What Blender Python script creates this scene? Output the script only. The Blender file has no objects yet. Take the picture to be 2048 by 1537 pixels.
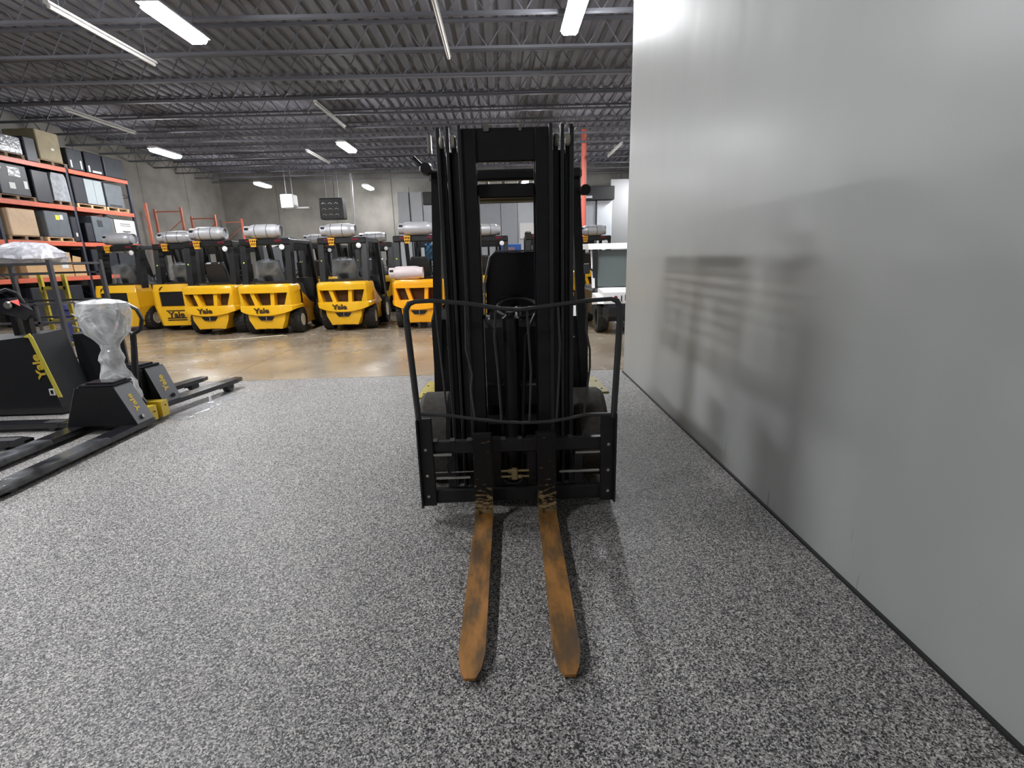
import bpy, bmesh, math, random
from mathutils import Vector, Matrix
random.seed(7)
sc = bpy.context.scene
C = sc.collection
R = math.radians

# ---------------------------------------------------------------- camera, world, exposure
cam_d = bpy.data.cameras.new('camera')
cam = bpy.data.objects.new('camera', cam_d)
C.objects.link(cam)
cam_d.sensor_fit = 'HORIZONTAL'
cam_d.sensor_width = 36.0
cam_d.lens = 36.0 * 1000 / 2048
cam_d.clip_start = 0.02
cam_d.clip_end = 200
F = Vector((0.01303686, 0.96890708, -0.2470812))
RT = Vector((0.99942682, -0.02034705, -0.02705592))
UP = Vector((0.03124205, 0.24658685, 0.96861698))
m = Matrix.Identity(4)
for i in range(3):
    m[i][0] = RT[i]; m[i][1] = UP[i]; m[i][2] = -F[i]
m[2][3] = 1.6
cam.matrix_world = m
sc.camera = cam

sc.view_settings.view_transform = 'Standard'
sc.view_settings.look = 'None'
sc.view_settings.gamma = 1
sc.view_settings.use_curve_mapping = False
sc.view_settings.exposure = 0.5
LAMP = 178.0          # emission of every lit fluorescent tube

world = bpy.data.worlds.new('world')
sc.world = world
world.use_nodes = True
world.node_tree.nodes['Background'].inputs[0].default_value = (0.05, 0.055, 0.06, 1)
world.node_tree.nodes['Background'].inputs[1].default_value = 1.0
cy = sc.cycles
cy.max_bounces = 6
cy.diffuse_bounces = 3
cy.glossy_bounces = 3
cy.transmission_bounces = 4
cy.transparent_max_bounces = 8
cy.caustics_reflective = False
cy.caustics_refractive = False
cy.sample_clamp_indirect = 6
cy.use_denoising = True

# ---------------------------------------------------------------- materials
MATS = {}
def mat(name, col, rough=0.5, metal=0.0, spec=0.5, noise=0.0, nscale=8.0, bump=0.0, bscale=40.0, emit=0.0, coat=0.0, rvar=0.0):
    if name in MATS: return MATS[name]
    mt = bpy.data.materials.new(name); mt.use_nodes = True
    nt = mt.node_tree; b = nt.nodes['Principled BSDF']
    b.inputs['Base Color'].default_value = (*col, 1)
    b.inputs['Roughness'].default_value = rough
    b.inputs['Metallic'].default_value = metal
    b.inputs['Specular IOR Level'].default_value = spec
    if coat: b.inputs['Coat Weight'].default_value = coat; b.inputs['Coat Roughness'].default_value = 0.1
    if emit:
        b.inputs['Emission Color'].default_value = (*col, 1)
        b.inputs['Emission Strength'].default_value = emit
    tc = None
    if noise or bump or rvar:
        tc = nt.nodes.new('ShaderNodeTexCoord')
    if noise:
        n = nt.nodes.new('ShaderNodeTexNoise'); n.inputs['Scale'].default_value = nscale; n.inputs['Detail'].default_value = 5
        nt.links.new(tc.outputs['Object'], n.inputs['Vector'])
        r = nt.nodes.new('ShaderNodeValToRGB')
        r.color_ramp.elements[0].position = 0.3; r.color_ramp.elements[1].position = 0.7
        r.color_ramp.elements[0].color = (*[max(0, c * (1 - noise)) for c in col], 1)
        r.color_ramp.elements[1].color = (*[min(1, c * (1 + noise)) for c in col], 1)
        nt.links.new(n.outputs['Fac'], r.inputs['Fac']); nt.links.new(r.outputs['Color'], b.inputs['Base Color'])
    if rvar:
        n = nt.nodes.new('ShaderNodeTexNoise'); n.inputs['Scale'].default_value = nscale * .7
        nt.links.new(tc.outputs['Object'], n.inputs['Vector'])
        mr = nt.nodes.new('ShaderNodeMapRange'); mr.inputs[3].default_value = rough - rvar; mr.inputs[4].default_value = rough + rvar
        nt.links.new(n.outputs['Fac'], mr.inputs[0]); nt.links.new(mr.outputs[0], b.inputs['Roughness'])
    if bump:
        n = nt.nodes.new('ShaderNodeTexNoise'); n.inputs['Scale'].default_value = bscale; n.inputs['Detail'].default_value = 3
        nt.links.new(tc.outputs['Object'], n.inputs['Vector'])
        bp = nt.nodes.new('ShaderNodeBump'); bp.inputs['Strength'].default_value = bump; bp.inputs['Distance'].default_value = 0.02
        nt.links.new(n.outputs['Fac'], bp.inputs['Height']); nt.links.new(bp.outputs['Normal'], b.inputs['Normal'])
    MATS[name] = mt
    return mt

def ramp(nt, stops, interp='LINEAR'):
    r = nt.nodes.new('ShaderNodeValToRGB'); r.color_ramp.interpolation = interp
    e = r.color_ramp.elements
    while len(e) < len(stops): e.new(0.5)
    for k, (p, c) in enumerate(stops):
        e[k].position = p; e[k].color = (*c, 1)
    return r

def flake_mat():
    mt = bpy.data.materials.new('flake_coating'); mt.use_nodes = True; nt = mt.node_tree; b = nt.nodes['Principled BSDF']
    tc = nt.nodes.new('ShaderNodeTexCoord')
    # irregular chips: warped voronoi cells with a random grey each
    w = nt.nodes.new('ShaderNodeTexNoise'); w.inputs['Scale'].default_value = 90; w.inputs['Detail'].default_value = 2
    nt.links.new(tc.outputs['Object'], w.inputs['Vector'])
    mx = nt.nodes.new('ShaderNodeMix'); mx.data_type = 'VECTOR'; mx.inputs[0].default_value = 0.012
    nt.links.new(tc.outputs['Object'], mx.inputs[4]); nt.links.new(w.outputs['Color'], mx.inputs[5])
    v = nt.nodes.new('ShaderNodeTexVoronoi'); v.inputs['Scale'].default_value = 190; v.inputs['Randomness'].default_value = 1
    nt.links.new(mx.outputs[1], v.inputs['Vector'])
    sp = nt.nodes.new('ShaderNodeSeparateColor'); nt.links.new(v.outputs['Color'], sp.inputs[0])
    r = ramp(nt, [(0, (.018, .018, .02)), (.22, (.06, .06, .065)), (.36, (.17, .165, .165)), (.55, (.27, .255, .245)), (.72, (.40, .385, .37)), (.88, (.58, .56, .53))], 'CONSTANT')
    nt.links.new(sp.outputs[0], r.inputs[0])
    n = nt.nodes.new('ShaderNodeTexNoise'); n.inputs['Scale'].default_value = 1.3; n.inputs['Detail'].default_value = 4
    nt.links.new(tc.outputs['Object'], n.inputs['Vector'])
    r2 = ramp(nt, [(.3, (.86, .86, .87)), (.7, (1.0, .99, .98))]); nt.links.new(n.outputs['Fac'], r2.inputs[0])
    m2 = nt.nodes.new('ShaderNodeMix'); m2.data_type = 'RGBA'; m2.blend_type = 'MULTIPLY'; m2.inputs[0].default_value = 1
    nt.links.new(r.outputs[0], m2.inputs[6]); nt.links.new(r2.outputs[0], m2.inputs[7])
    nt.links.new(m2.outputs[2], b.inputs['Base Color'])
    b.inputs['Roughness'].default_value = 0.5; b.inputs['Specular IOR Level'].default_value = 0.35
    bp = nt.nodes.new('ShaderNodeBump'); bp.inputs['Strength'].default_value = 0.35; bp.inputs['Distance'].default_value = 0.003
    nt.links.new(sp.outputs[1], bp.inputs['Height']); nt.links.new(bp.outputs[0], b.inputs['Normal'])
    return mt

def concrete_floor_mat():
    mt = bpy.data.materials.new('polished_concrete'); mt.use_nodes = True; nt = mt.node_tree; b = nt.nodes['Principled BSDF']
    tc = nt.nodes.new('ShaderNodeTexCoord')
    n = nt.nodes.new('ShaderNodeTexNoise'); n.inputs['Scale'].default_value = 0.9; n.inputs['Detail'].default_value = 5; n.inputs['Distortion'].default_value = .15
    nt.links.new(tc.outputs['Object'], n.inputs['Vector'])
    r = ramp(nt, [(.25, (.17, .132, .092)), (.45, (.235, .19, .14)), (.6, (.285, .238, .18)), (.78, (.35, .305, .245))])
    nt.links.new(n.outputs['Fac'], r.inputs[0]); nt.links.new(r.outputs[0], b.inputs['Base Color'])
    n2 = nt.nodes.new('ShaderNodeTexNoise'); n2.inputs['Scale'].default_value = 1.7; n2.inputs['Detail'].default_value = 4
    nt.links.new(tc.outputs['Object'], n2.inputs['Vector'])
    mr = nt.nodes.new('ShaderNodeMapRange'); mr.inputs[1].default_value = .3; mr.inputs[2].default_value = .7
    mr.inputs[3].default_value = .17; mr.inputs[4].default_value = .32
    nt.links.new(n2.outputs['Fac'], mr.inputs[0]); nt.links.new(mr.outputs[0], b.inputs['Roughness'])
    n3 = nt.nodes.new('ShaderNodeTexNoise'); n3.inputs['Scale'].default_value = 6
    nt.links.new(tc.outputs['Object'], n3.inputs['Vector'])
    bp = nt.nodes.new('ShaderNodeBump'); bp.inputs['Strength'].default_value = .08; bp.inputs['Distance'].default_value = .01
    b.inputs['Specular IOR Level'].default_value = 0.7
    return mt

def grey_wall_mat():
    mt = bpy.data.materials.new('satin_grey_paint'); mt.use_nodes = True; nt = mt.node_tree; b = nt.nodes['Principled BSDF']
    tc = nt.nodes.new('ShaderNodeTexCoord')
    mp = nt.nodes.new('ShaderNodeMapping'); mp.inputs['Scale'].default_value = (1, 1, .45)
    nt.links.new(tc.outputs['Object'], mp.inputs[0])
    n = nt.nodes.new('ShaderNodeTexNoise'); n.inputs['Scale'].default_value = 1.1; n.inputs['Detail'].default_value = 5
    nt.links.new(mp.outputs[0], n.inputs['Vector'])
    r = ramp(nt, [(.3, (.355, .365, .355)), (.7, (.395, .403, .39))])
    nt.links.new(n.outputs['Fac'], r.inputs[0])
    # scuffs near the floor: thin dark streaks of dirt
    mp2 = nt.nodes.new('ShaderNodeMapping'); mp2.inputs['Rotation'].default_value = (R(-35), 0, 0); mp2.inputs['Scale'].default_value = (1, 18, 2)
    nt.links.new(tc.outputs['Object'], mp2.inputs[0])
    s = nt.nodes.new('ShaderNodeTexNoise'); s.inputs['Scale'].default_value = 1.5; s.inputs['Detail'].default_value = 6
    nt.links.new(mp2.outputs[0], s.inputs['Vector'])
    sr = ramp(nt, [(.66, (0, 0, 0)), (.74, (1, 1, 1))]); nt.links.new(s.outputs['Fac'], sr.inputs[0])
    sx = nt.nodes.new('ShaderNodeSeparateXYZ'); nt.links.new(tc.outputs['Object'], sx.inputs[0])
    hz = nt.nodes.new('ShaderNodeMapRange'); hz.inputs[1].default_value = .35; hz.inputs[2].default_value = 0.02; hz.inputs[3].default_value = 0; hz.inputs[4].default_value = .5
    nt.links.new(sx.outputs[2], hz.inputs[0])
    mu = nt.nodes.new('ShaderNodeMath'); mu.operation = 'MULTIPLY'; nt.links.new(sr.outputs[0], mu.inputs[0]); nt.links.new(hz.outputs[0], mu.inputs[1])
    mx = nt.nodes.new('ShaderNodeMix'); mx.data_type = 'RGBA'; nt.links.new(mu.outputs[0], mx.inputs[0])
    nt.links.new(r.outputs[0], mx.inputs[6]); mx.inputs[7].default_value = (.08, .075, .07, 1)
    nt.links.new(mx.outputs[2], b.inputs['Base Color'])
    b.inputs['Roughness'].default_value = 0.5; b.inputs['Specular IOR Level'].default_value = 0.3
    b.inputs['Coat Weight'].default_value = 0.3; b.inputs['Coat Roughness'].default_value = 0.27
    n3 = nt.nodes.new('ShaderNodeTexNoise'); n3.inputs['Scale'].default_value = 2.2; n3.inputs['Detail'].default_value = 2
    nt.links.new(mp.outputs[0], n3.inputs['Vector'])
    bp = nt.nodes.new('ShaderNodeBump'); bp.inputs['Strength'].default_value = .25; bp.inputs['Distance'].default_value = .03
    nt.links.new(n3.outputs['Fac'], bp.inputs['Height']); nt.links.new(bp.outputs[0], b.inputs['Normal'])
    return mt

def rust_mat():
    mt = bpy.data.materials.new('rusted_steel'); mt.use_nodes = True; nt = mt.node_tree; b = nt.nodes['Principled BSDF']
    tc = nt.nodes.new('ShaderNodeTexCoord')
    mp = nt.nodes.new('ShaderNodeMapping'); mp.inputs['Scale'].default_value = (3, 1, 1)
    nt.links.new(tc.outputs['Object'], mp.inputs[0])
    n = nt.nodes.new('ShaderNodeTexNoise'); n.inputs['Scale'].default_value = 4.5; n.inputs['Detail'].default_value = 8; n.inputs['Roughness'].default_value = .6
    nt.links.new(mp.outputs[0], n.inputs['Vector'])
    r = ramp(nt, [(.30, (.085, .062, .042)), (.44, (.16, .088, .034)), (.56, (.30, .140, .034)), (.72, (.42, .19, .048))])
    nt.links.new(n.outputs['Fac'], r.inputs[0]); nt.links.new(r.outputs[0], b.inputs['Base Color'])
    b.inputs['Roughness'].default_value = .62; b.inputs['Metallic'].default_value = .25
    bp = nt.nodes.new('ShaderNodeBump'); bp.inputs['Strength'].default_value = .2; bp.inputs['Distance'].default_value = .004
    nt.links.new(n.outputs['Fac'], bp.inputs['Height']); nt.links.new(bp.outputs[0], b.inputs['Normal'])
    return mt

def shank_mat():
    mt = bpy.data.materials.new('worn_fork_shank'); mt.use_nodes = True; nt = mt.node_tree; b = nt.nodes['Principled BSDF']
    tc = nt.nodes.new('ShaderNodeTexCoord')
    n = nt.nodes.new('ShaderNodeTexNoise'); n.inputs['Scale'].default_value = 22; n.inputs['Detail'].default_value = 6
    mp = nt.nodes.new('ShaderNodeMapping'); mp.inputs['Scale'].default_value = (1, 1, 2.6)
    nt.links.new(tc.outputs['Object'], mp.inputs[0]); nt.links.new(mp.outputs[0], n.inputs['Vector'])
    sx = nt.nodes.new('ShaderNodeSeparateXYZ'); nt.links.new(tc.outputs['Object'], sx.inputs[0])
    mr = nt.nodes.new('ShaderNodeMapRange'); mr.inputs[1].default_value = .30; mr.inputs[2].default_value = .08; mr.inputs[3].default_value = -.16; mr.inputs[4].default_value = .14
    nt.links.new(sx.outputs[2], mr.inputs[0])
    ad = nt.nodes.new('ShaderNodeMath'); ad.operation = 'ADD'; nt.links.new(n.outputs['Fac'], ad.inputs[0]); nt.links.new(mr.outputs[0], ad.inputs[1])
    r = ramp(nt, [(.50, (.012, .011, .011)), (.56, (.20, .14, .07)), (.70, (.42, .32, .17))])
    nt.links.new(ad.outputs[0], r.inputs[0]); nt.links.new(r.outputs[0], b.inputs['Base Color'])
    b.inputs['Roughness'].default_value = .38; b.inputs['Metallic'].default_value = .4
    return mt

def plastic_mat(name, alpha, tint=(.8, .82, .85), rough=.18, bscale=7):
    mt = bpy.data.materials.new(name); mt.use_nodes = True; nt = mt.node_tree; b = nt.nodes['Principled BSDF']
    out = [x for x in nt.nodes if x.type == 'OUTPUT_MATERIAL'][0]
    tc = nt.nodes.new('ShaderNodeTexCoord')
    n = nt.nodes.new('ShaderNodeTexNoise'); n.inputs['Scale'].default_value = bscale; n.inputs['Detail'].default_value = 3; n.inputs['Distortion'].default_value = 1.2
    nt.links.new(tc.outputs['Object'], n.inputs['Vector'])
    bp = nt.nodes.new('ShaderNodeBump'); bp.inputs['Strength'].default_value = .7; bp.inputs['Distance'].default_value = .03
    nt.links.new(n.outputs['Fac'], bp.inputs['Height']); nt.links.new(bp.outputs[0], b.inputs['Normal'])
    b.inputs['Base Color'].default_value = (*tint, 1); b.inputs['Roughness'].default_value = rough
    tr = nt.nodes.new('ShaderNodeBsdfTransparent'); mx = nt.nodes.new('ShaderNodeMixShader')
    r = nt.nodes.new('ShaderNodeMapRange'); r.inputs[1].default_value = .35; r.inputs[2].default_value = .65
    r.inputs[3].default_value = max(0, alpha - .22); r.inputs[4].default_value = min(1, alpha + .22)
    nt.links.new(n.outputs['Fac'], r.inputs[0]); nt.links.new(r.outputs[0], mx.inputs[0])
    nt.links.new(tr.outputs[0], mx.inputs[1]); nt.links.new(b.outputs[0], mx.inputs[2]); nt.links.new(mx.outputs[0], out.inputs[0])
    return mt

FLAKE = flake_mat(); CONC = concrete_floor_mat(); GREY = grey_wall_mat(); RUST = rust_mat(); SHANK = shank_mat()
WRAP = plastic_mat('clear_plastic_wrap', .56, (.86, .87, .88), .16, 5)
WRAPD = plastic_mat('seat_plastic_cover', .17, (.30, .32, .34), .10, 3.5)
BLK = mat('black_paint', (.007, .007, .008), .42, noise=.3, nscale=6)
BLKJ = mat('jack_black', (.006, .0065, .008), .55, spec=.35)
BLKG = mat('gloss_black_paint', (.012, .012, .015), .18, coat=.3)
DGREY = mat('charcoal_plastic', (.013, .013, .014), .5)
MIDG = mat('mid_grey_paint', (.10, .105, .115), .4)
RUB = mat('tyre_rubber', (.02, .018, .016), .8, noise=.35, nscale=20)
RUBD = mat('dusty_tyre_rubber', (.05, .043, .036), .85, noise=.3, nscale=25)
YEL = mat('yellow_paint', (.80, .44, .012), .32, coat=.4)
YELO = mat('orange_yellow_paint', (.95, .42, .01), .32, coat=.4)
YELD = mat('dull_yellow_paint', (.42, .33, .04), .5, noise=.15, nscale=14)
OLIVE = mat('yellow_stripe_paint', (.45, .38, .05), .45)
CREAM = mat('cream_rim_paint', (.72, .68, .56), .5)
STEEL = mat('bright_steel', (.55, .53, .50), .25, metal=.9)
BRASS = mat('brass_fitting', (.35, .27, .13), .38, metal=.7)
ALU = mat('tank_silver_paint', (.47, .47, .49), .38, metal=.25, noise=.06, nscale=5)
WHITE = mat('white_paint', (.78, .78, .78), .4)
PINKW = mat('warm_white_tank_paint', (.66, .56, .57), .4)
RED = mat('red_lens', (.16, .012, .025), .3)
REDP = mat('red_column_paint', (.62, .13, .09), .45)
ORANGE = mat('orange_rack_beam', (.58, .12, .065), .45, noise=.1, nscale=3)
ORANGED = mat('faded_orange_upright', (.42, .13, .08), .55, noise=.15, nscale=3)
NAVY = mat('dark_blue_upright', (.022, .027, .042), .5)
WOOD = mat('pale_pallet_wood', (.55, .38, .22), .7, noise=.2, nscale=10)
WOODD = mat('dark_pallet_wood', (.20, .13, .08), .75, noise=.25, nscale=10)
CARD = mat('cardboard', (.50, .31, .15), .75, noise=.08, nscale=4)
CARDW = mat('film_wrapped_cardboard', (.52, .37, .24), .35, noise=.12, nscale=3, bump=.4, bscale=9)
CARDD = mat('dusty_tan_carton', (.24, .20, .125), .7, noise=.12, nscale=4)
BOXD = mat('charcoal_crate', (.022, .026, .032), .5, noise=.2, nscale=4)
BOXN = mat('black_navy_crate', (.011, .013, .020), .45, noise=.2, nscale=4)
BOXG = mat('grey_crate', (.10, .115, .13), .45, noise=.12, nscale=4)
BOXL = mat('pale_grey_panel', (.30, .34, .35), .4)
FILM = mat('silver_film_wrap', (.24, .25, .27), .2, noise=.3, nscale=7, bump=.8, bscale=10)
PAPER = mat('white_paper', (.62, .62, .61), .6)
YLAB = mat('yellow_label', (.75, .68, .05), .6)
CONCW = mat('concrete_wall', (.165, .155, .138), .85, noise=.22, nscale=1.2, bump=.2, bscale=20)
CEIL = mat('dark_deck_paint', (.17, .172, .20), .7, noise=.1, nscale=1)
JOIST = mat('dark_joist_paint', (.10, .102, .116), .6)
BOOTH = mat('white_booth_panel', (.50, .53, .57), .35, noise=.05, nscale=2, rvar=.08)
BOOTHG = mat('grey_booth_panel', (.34, .36, .40), .35, noise=.05, nscale=2)
TUBE = mat('lit_tube', (.97, .98, 1.0), .5, emit=LAMP)
TUBEOFF = mat('unlit_tube', (.55, .54, .52), .4)
GLASSD = mat('dark_windshield', (.10, .12, .12), .08, spec=.8)
BLUE = mat('blue_paint', (.04, .14, .48), .45)
BLUED = mat('faded_blue_bottle', (.06, .18, .32), .35)
AMBER = mat('amber_plastic', (.85, .42, .03), .4)
LIME = mat('lime_marker', (.5, .8, .1), .4)
INKY = mat('yellow_lettering', (.50, .35, .03), .5)
INKB = mat('dark_lettering', (.05, .025, .008), .5)
BASEB = mat('dark_wall_base', (.012, .012, .013), .7)
TAPE = mat('pale_cord', (.6, .55, .42), .6)

# ---------------------------------------------------------------- mesh helpers
class MB:
    def __init__(self, org=(0, 0, 0)):
        self.v = []; self.f = []; self.o = Vector(org)
    def add(self, vs, fs):
        n = len(self.v)
        self.v += [tuple(Vector(p) - self.o) for p in vs]
        self.f += [tuple(i + n for i in f) for f in fs]
        return self
    def box(self, x0, x1, y0, y1, z0, z1, c=0.0):
        x0, x1 = min(x0, x1), max(x0, x1); y0, y1 = min(y0, y1), max(y0, y1); z0, z1 = min(z0, z1), max(z0, z1)
        c = min(c, (x1 - x0) * .45, (y1 - y0) * .45, (z1 - z0) * .45)
        if c <= 0:
            vs = [(x, y, z) for z in (z0, z1) for y in (y0, y1) for x in (x0, x1)]
            return self.add(vs, [(0, 2, 3, 1), (4, 5, 7, 6), (0, 1, 5, 4), (2, 6, 7, 3), (0, 4, 6, 2), (1, 3, 7, 5)])
        pts = []
        for x, sx in ((x0, 1), (x1, -1)):
            for y, sy in ((y0, 1), (y1, -1)):
                for z, sz in ((z0, 1), (z1, -1)):
                    pts += [(x, y + sy * c, z + sz * c), (x + sx * c, y, z + sz * c), (x + sx * c, y + sy * c, z)]
        return self.hull(pts)
    def hull(self, pts):
        bm = bmesh.new()
        for p in pts: bm.verts.new(p)
        r = bmesh.ops.convex_hull(bm, input=bm.verts)
        junk = [g for g in r['geom_interior'] + r['geom_unused'] if isinstance(g, bmesh.types.BMVert)]
        if junk: bmesh.ops.delete(bm, geom=list(set(junk)), context='VERTS')
        bmesh.ops.dissolve_limit(bm, angle_limit=0.01, verts=bm.verts, edges=bm.edges)
        bmesh.ops.recalc_face_normals(bm, faces=bm.faces)
        bm.verts.index_update()
        self.add([v.co[:] for v in bm.verts], [[v.index for v in f.verts] for f in bm.faces])
        bm.free(); return self
    def slab(self, poly, axis, a, b):
        """polygon in the two other axes, extruded along axis from a to b"""
        def P(p, t):
            if axis == 'x': return (t, p[0], p[1])
            if axis == 'y': return (p[0], t, p[1])
            return (p[0], p[1], t)
        n = len(poly)
        vs = [P(p, a) for p in poly] + [P(p, b) for p in poly]
        ar = sum(poly[i][0] * poly[(i + 1) % n][1] - poly[(i + 1) % n][0] * poly[i][1] for i in range(n))
        flip = (ar > 0) ^ (a > b) ^ (axis == 'y')
        fs = [tuple(range(n))[::-1] if flip else tuple(range(n)), tuple(range(n, 2 * n)) if flip else tuple(range(n, 2 * n))[::-1]]
        for i in range(n):
            j = (i + 1) % n
            fs.append((i, j, n + j, n + i) if flip else (j, i, n + i, n + j))
        return self.add(vs, fs)
    def tube(self, pts, r, n=8, closed=False):
        P = [Vector(p) for p in pts]; rs = r if isinstance(r, (list, tuple)) else [r] * len(P)
        L = len(P); vs = []; nrm = None
        for i, p in enumerate(P):
            if closed: t = (P[(i + 1) % L] - P[i - 1]).normalized()
            elif i == 0: t = (P[1] - P[0]).normalized()
            elif i == L - 1: t = (P[-1] - P[-2]).normalized()
            else: t = ((P[i + 1] - p).normalized() + (p - P[i - 1]).normalized()).normalized()
            if nrm is None:
                nrm = t.cross(Vector((0, 0, 1)) if abs(t.z) < .9 else Vector((1, 0, 0))).normalized()
            else: nrm = (nrm - t * nrm.dot(t)).normalized()
            bi = t.cross(nrm)
            for k in range(n):
                a = 2 * math.pi * (k + .5) / n
                vs.append(tuple(p + (nrm * math.cos(a) + bi * math.sin(a)) * rs[i]))
        fs = []
        for i in range(L if closed else L - 1):
            for k in range(n):
                a, b_ = i * n + k, i * n + (k + 1) % n; i2 = (i + 1) % L
                fs.append((a, b_, i2 * n + (k + 1) % n, i2 * n + k))
        if not closed:
            fs.append(tuple(range(n))[::-1]); fs.append(tuple(range((L - 1) * n, L * n)))
        return self.add(vs, fs)
    def lathe(self, prof, c=(0, 0, 0), axis='x', n=24, cap=True):
        """prof: (position along axis, radius)"""
        vs = []; c = Vector(c)
        for a_, r_ in prof:
            for k in range(n):
                t = 2 * math.pi * k / n; u, w = math.cos(t) * r_, math.sin(t) * r_
                q = (a_, u, w) if axis == 'x' else ((w, a_, u) if axis == 'y' else (u, w, a_))
                vs.append(tuple(c + Vector(q)))
        fs = []
        for i in range(len(prof) - 1):
            for k in range(n):
                fs.append((i * n + k, i * n + (k + 1) % n, (i + 1) * n + (k + 1) % n, (i + 1) * n + k))
        if cap: fs.append(tuple(range(n))[::-1]); fs.append(tuple(range((len(prof) - 1) * n, len(prof) * n)))
        return self.add(vs, fs)
    def mesh(self, name, m, smooth=True):
        me = bpy.data.meshes.new(name)
        me.from_pydata(self.v, [], self.f)
        if isinstance(m, (list, tuple)):
            for q in m: me.materials.append(q)
        else: me.materials.append(m)
        if smooth:
            me.shade_smooth(); me.set_sharp_from_angle(angle=R(32))
        me.update()
        return me
    def build(self, name, m, parent=None, smooth=True, loc=None):
        o = bpy.data.objects.new(name, self.mesh(name, m, smooth)); C.objects.link(o)
        if parent is not None: o.parent = parent
        if loc: o.location = loc
        return o

def tag(o, label=None, cat=None, group=None, kind=None):
    if label: o['label'] = label
    if cat: o['category'] = cat
    if group: o['group'] = group
    if kind: o['kind'] = kind
    return o
def thing(name, label, cat, loc=(0, 0, 0), rz=0, group=None):
    o = bpy.data.objects.new(name, None); C.objects.link(o)
    o.location = loc; o.rotation_euler = (0, 0, rz); o.empty_display_size = .2
    return tag(o, label, cat, group)
TXT = {}
def lettering(body, size, at, d, nrm, m, parent, name='lettering', ext=.0015, bold=.035, sx=1.0):
    cu = bpy.data.curves.new(name, 'FONT'); cu.body = body; cu.size = size; cu.align_x = 'CENTER'; cu.align_y = 'CENTER'
    cu.extrude = ext; cu.offset = bold * size; cu.materials.append(m); cu.resolution_u = 3
    key = (body, size, m.name, bold)
    if key not in TXT:
        tmp = bpy.data.objects.new('tmp', cu); C.objects.link(tmp)
        bpy.context.view_layer.update()
        me = bpy.data.meshes.new_from_object(tmp.evaluated_get(bpy.context.evaluated_depsgraph_get()))
        bpy.data.objects.remove(tmp); me.name = name; TXT[key] = me
    o = bpy.data.objects.new(name, TXT[key]); C.objects.link(o); o['kind'] = 'stuff'
    d = Vector(d).normalized(); n = Vector(nrm).normalized(); u = n.cross(d).normalized()
    M = Matrix.Identity(4)
    for i in range(3):
        M[i][0] = d[i] * sx; M[i][1] = u[i]; M[i][2] = n[i]; M[i][3] = at[i]
    o.parent = parent; o.matrix_local = M
    return o
def copy_tree(o, parent=None):
    c = o.copy(); C.objects.link(c)
    if parent is not None: c.parent = parent
    for ch in list(KIDS.get(o.name, [])) : copy_tree(ch, c)
    return c
KIDS = {}
def index_kids():
    KIDS.clear()
    for o in C.objects:
        if o.parent: KIDS.setdefault(o.parent.name, []).append(o)

# ---------------------------------------------------------------- setting
XL, XR, YB, YF, ZC = -15.2, 16.0, -6.0, 29.0, 6.3
floor = MB().box(XL, XR, YB, YF, -.12, -.012).build('floor', BASEB, smooth=False); tag(floor, kind='structure')
MB().box(XL + .02, 1.64, YB, 6.93, -.0115, 0).build('coating', FLAKE, floor, smooth=False)
sx0, step = -15.0, 3.64
y = 6.945
while y < YF - .2:
    x = sx0
    while x < XR - .2:
        x1 = min(x + step, XR - .02); y1 = min(y + step, YF - .02)
        if not (y < 6.9):
            MB().box(x + .004, x1 - .004, y + .004, y1 - .004, -.0115, 0, .002).build('slab', CONC, floor, smooth=False)
        x += step
    y += step
MB().box(1.64, XR - .02, YB, 6.93, -.0115, 0).build('slab', CONC, floor, smooth=False)

def panelled_wall(name, p0, p1, w, z1, m, thick=.2, rows=(0,)):
    """tilt-up concrete panels standing in a row from p0 to p1, joints recessed"""
    a, b = Vector(p0), Vector(p1); d = (b - a); L = d.length; d.normalize(); nrm = Vector((-d.y, d.x))
    root = MB(); back = [a - d * .1 + nrm * thick, b + d * .1 + nrm * thick, b + d * .1 + nrm * .03, a - d * .1 + nrm * .03]
    root.slab([tuple(q) for q in back], 'z', 0, z1)
    o = root.build(name, BASEB, smooth=False); tag(o, kind='structure')
    k = max(1, round(L / w)); pw = L / k
    for i in range(k):
        q0 = a + d * (i * pw + .012); q1 = a + d * ((i + 1) * pw - .012)
        MB().slab([tuple(q) for q in (q0 + nrm * .03, q1 + nrm * .03, q1, q0)], 'z', 0.0, z1).build('panel', m, o, smooth=False)
    return o
panelled_wall('wall_left', (XL + .2, YB), (XL + .2, YF), 3.05, ZC, CONCW).hide_render = False
panelled_wall('wall_far', (XL, YF - .0), (XR, YF - .0), 3.05, ZC, CONCW)
o = MB().box(XL, XR, YB - .2, YB, 0, ZC).build('wall_back', CONCW, smooth=False); tag(o, kind='structure')
o = MB().box(XR, XR + .2, YB, YF, 0, ZC).build('wall_east', CONCW, smooth=False); tag(o, kind='structure')

# corrugated deck
mb = MB(); pitch = .30
x = XL
prof = []
while x < XR:
    prof += [(x, ZC), (x + .13, ZC), (x + .17, ZC + .06), (x + .26, ZC + .06)]
    x += pitch
n = len(prof)
mb.add([(p[0], YB - .2, p[1]) for p in prof] + [(p[0], YF + .2, p[1]) for p in prof], [(i, i + 1, n + i + 1, n + i) for i in range(n - 1)])
ceil = mb.build('ceiling', CEIL, smooth=False); tag(ceil, kind='structure')
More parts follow.
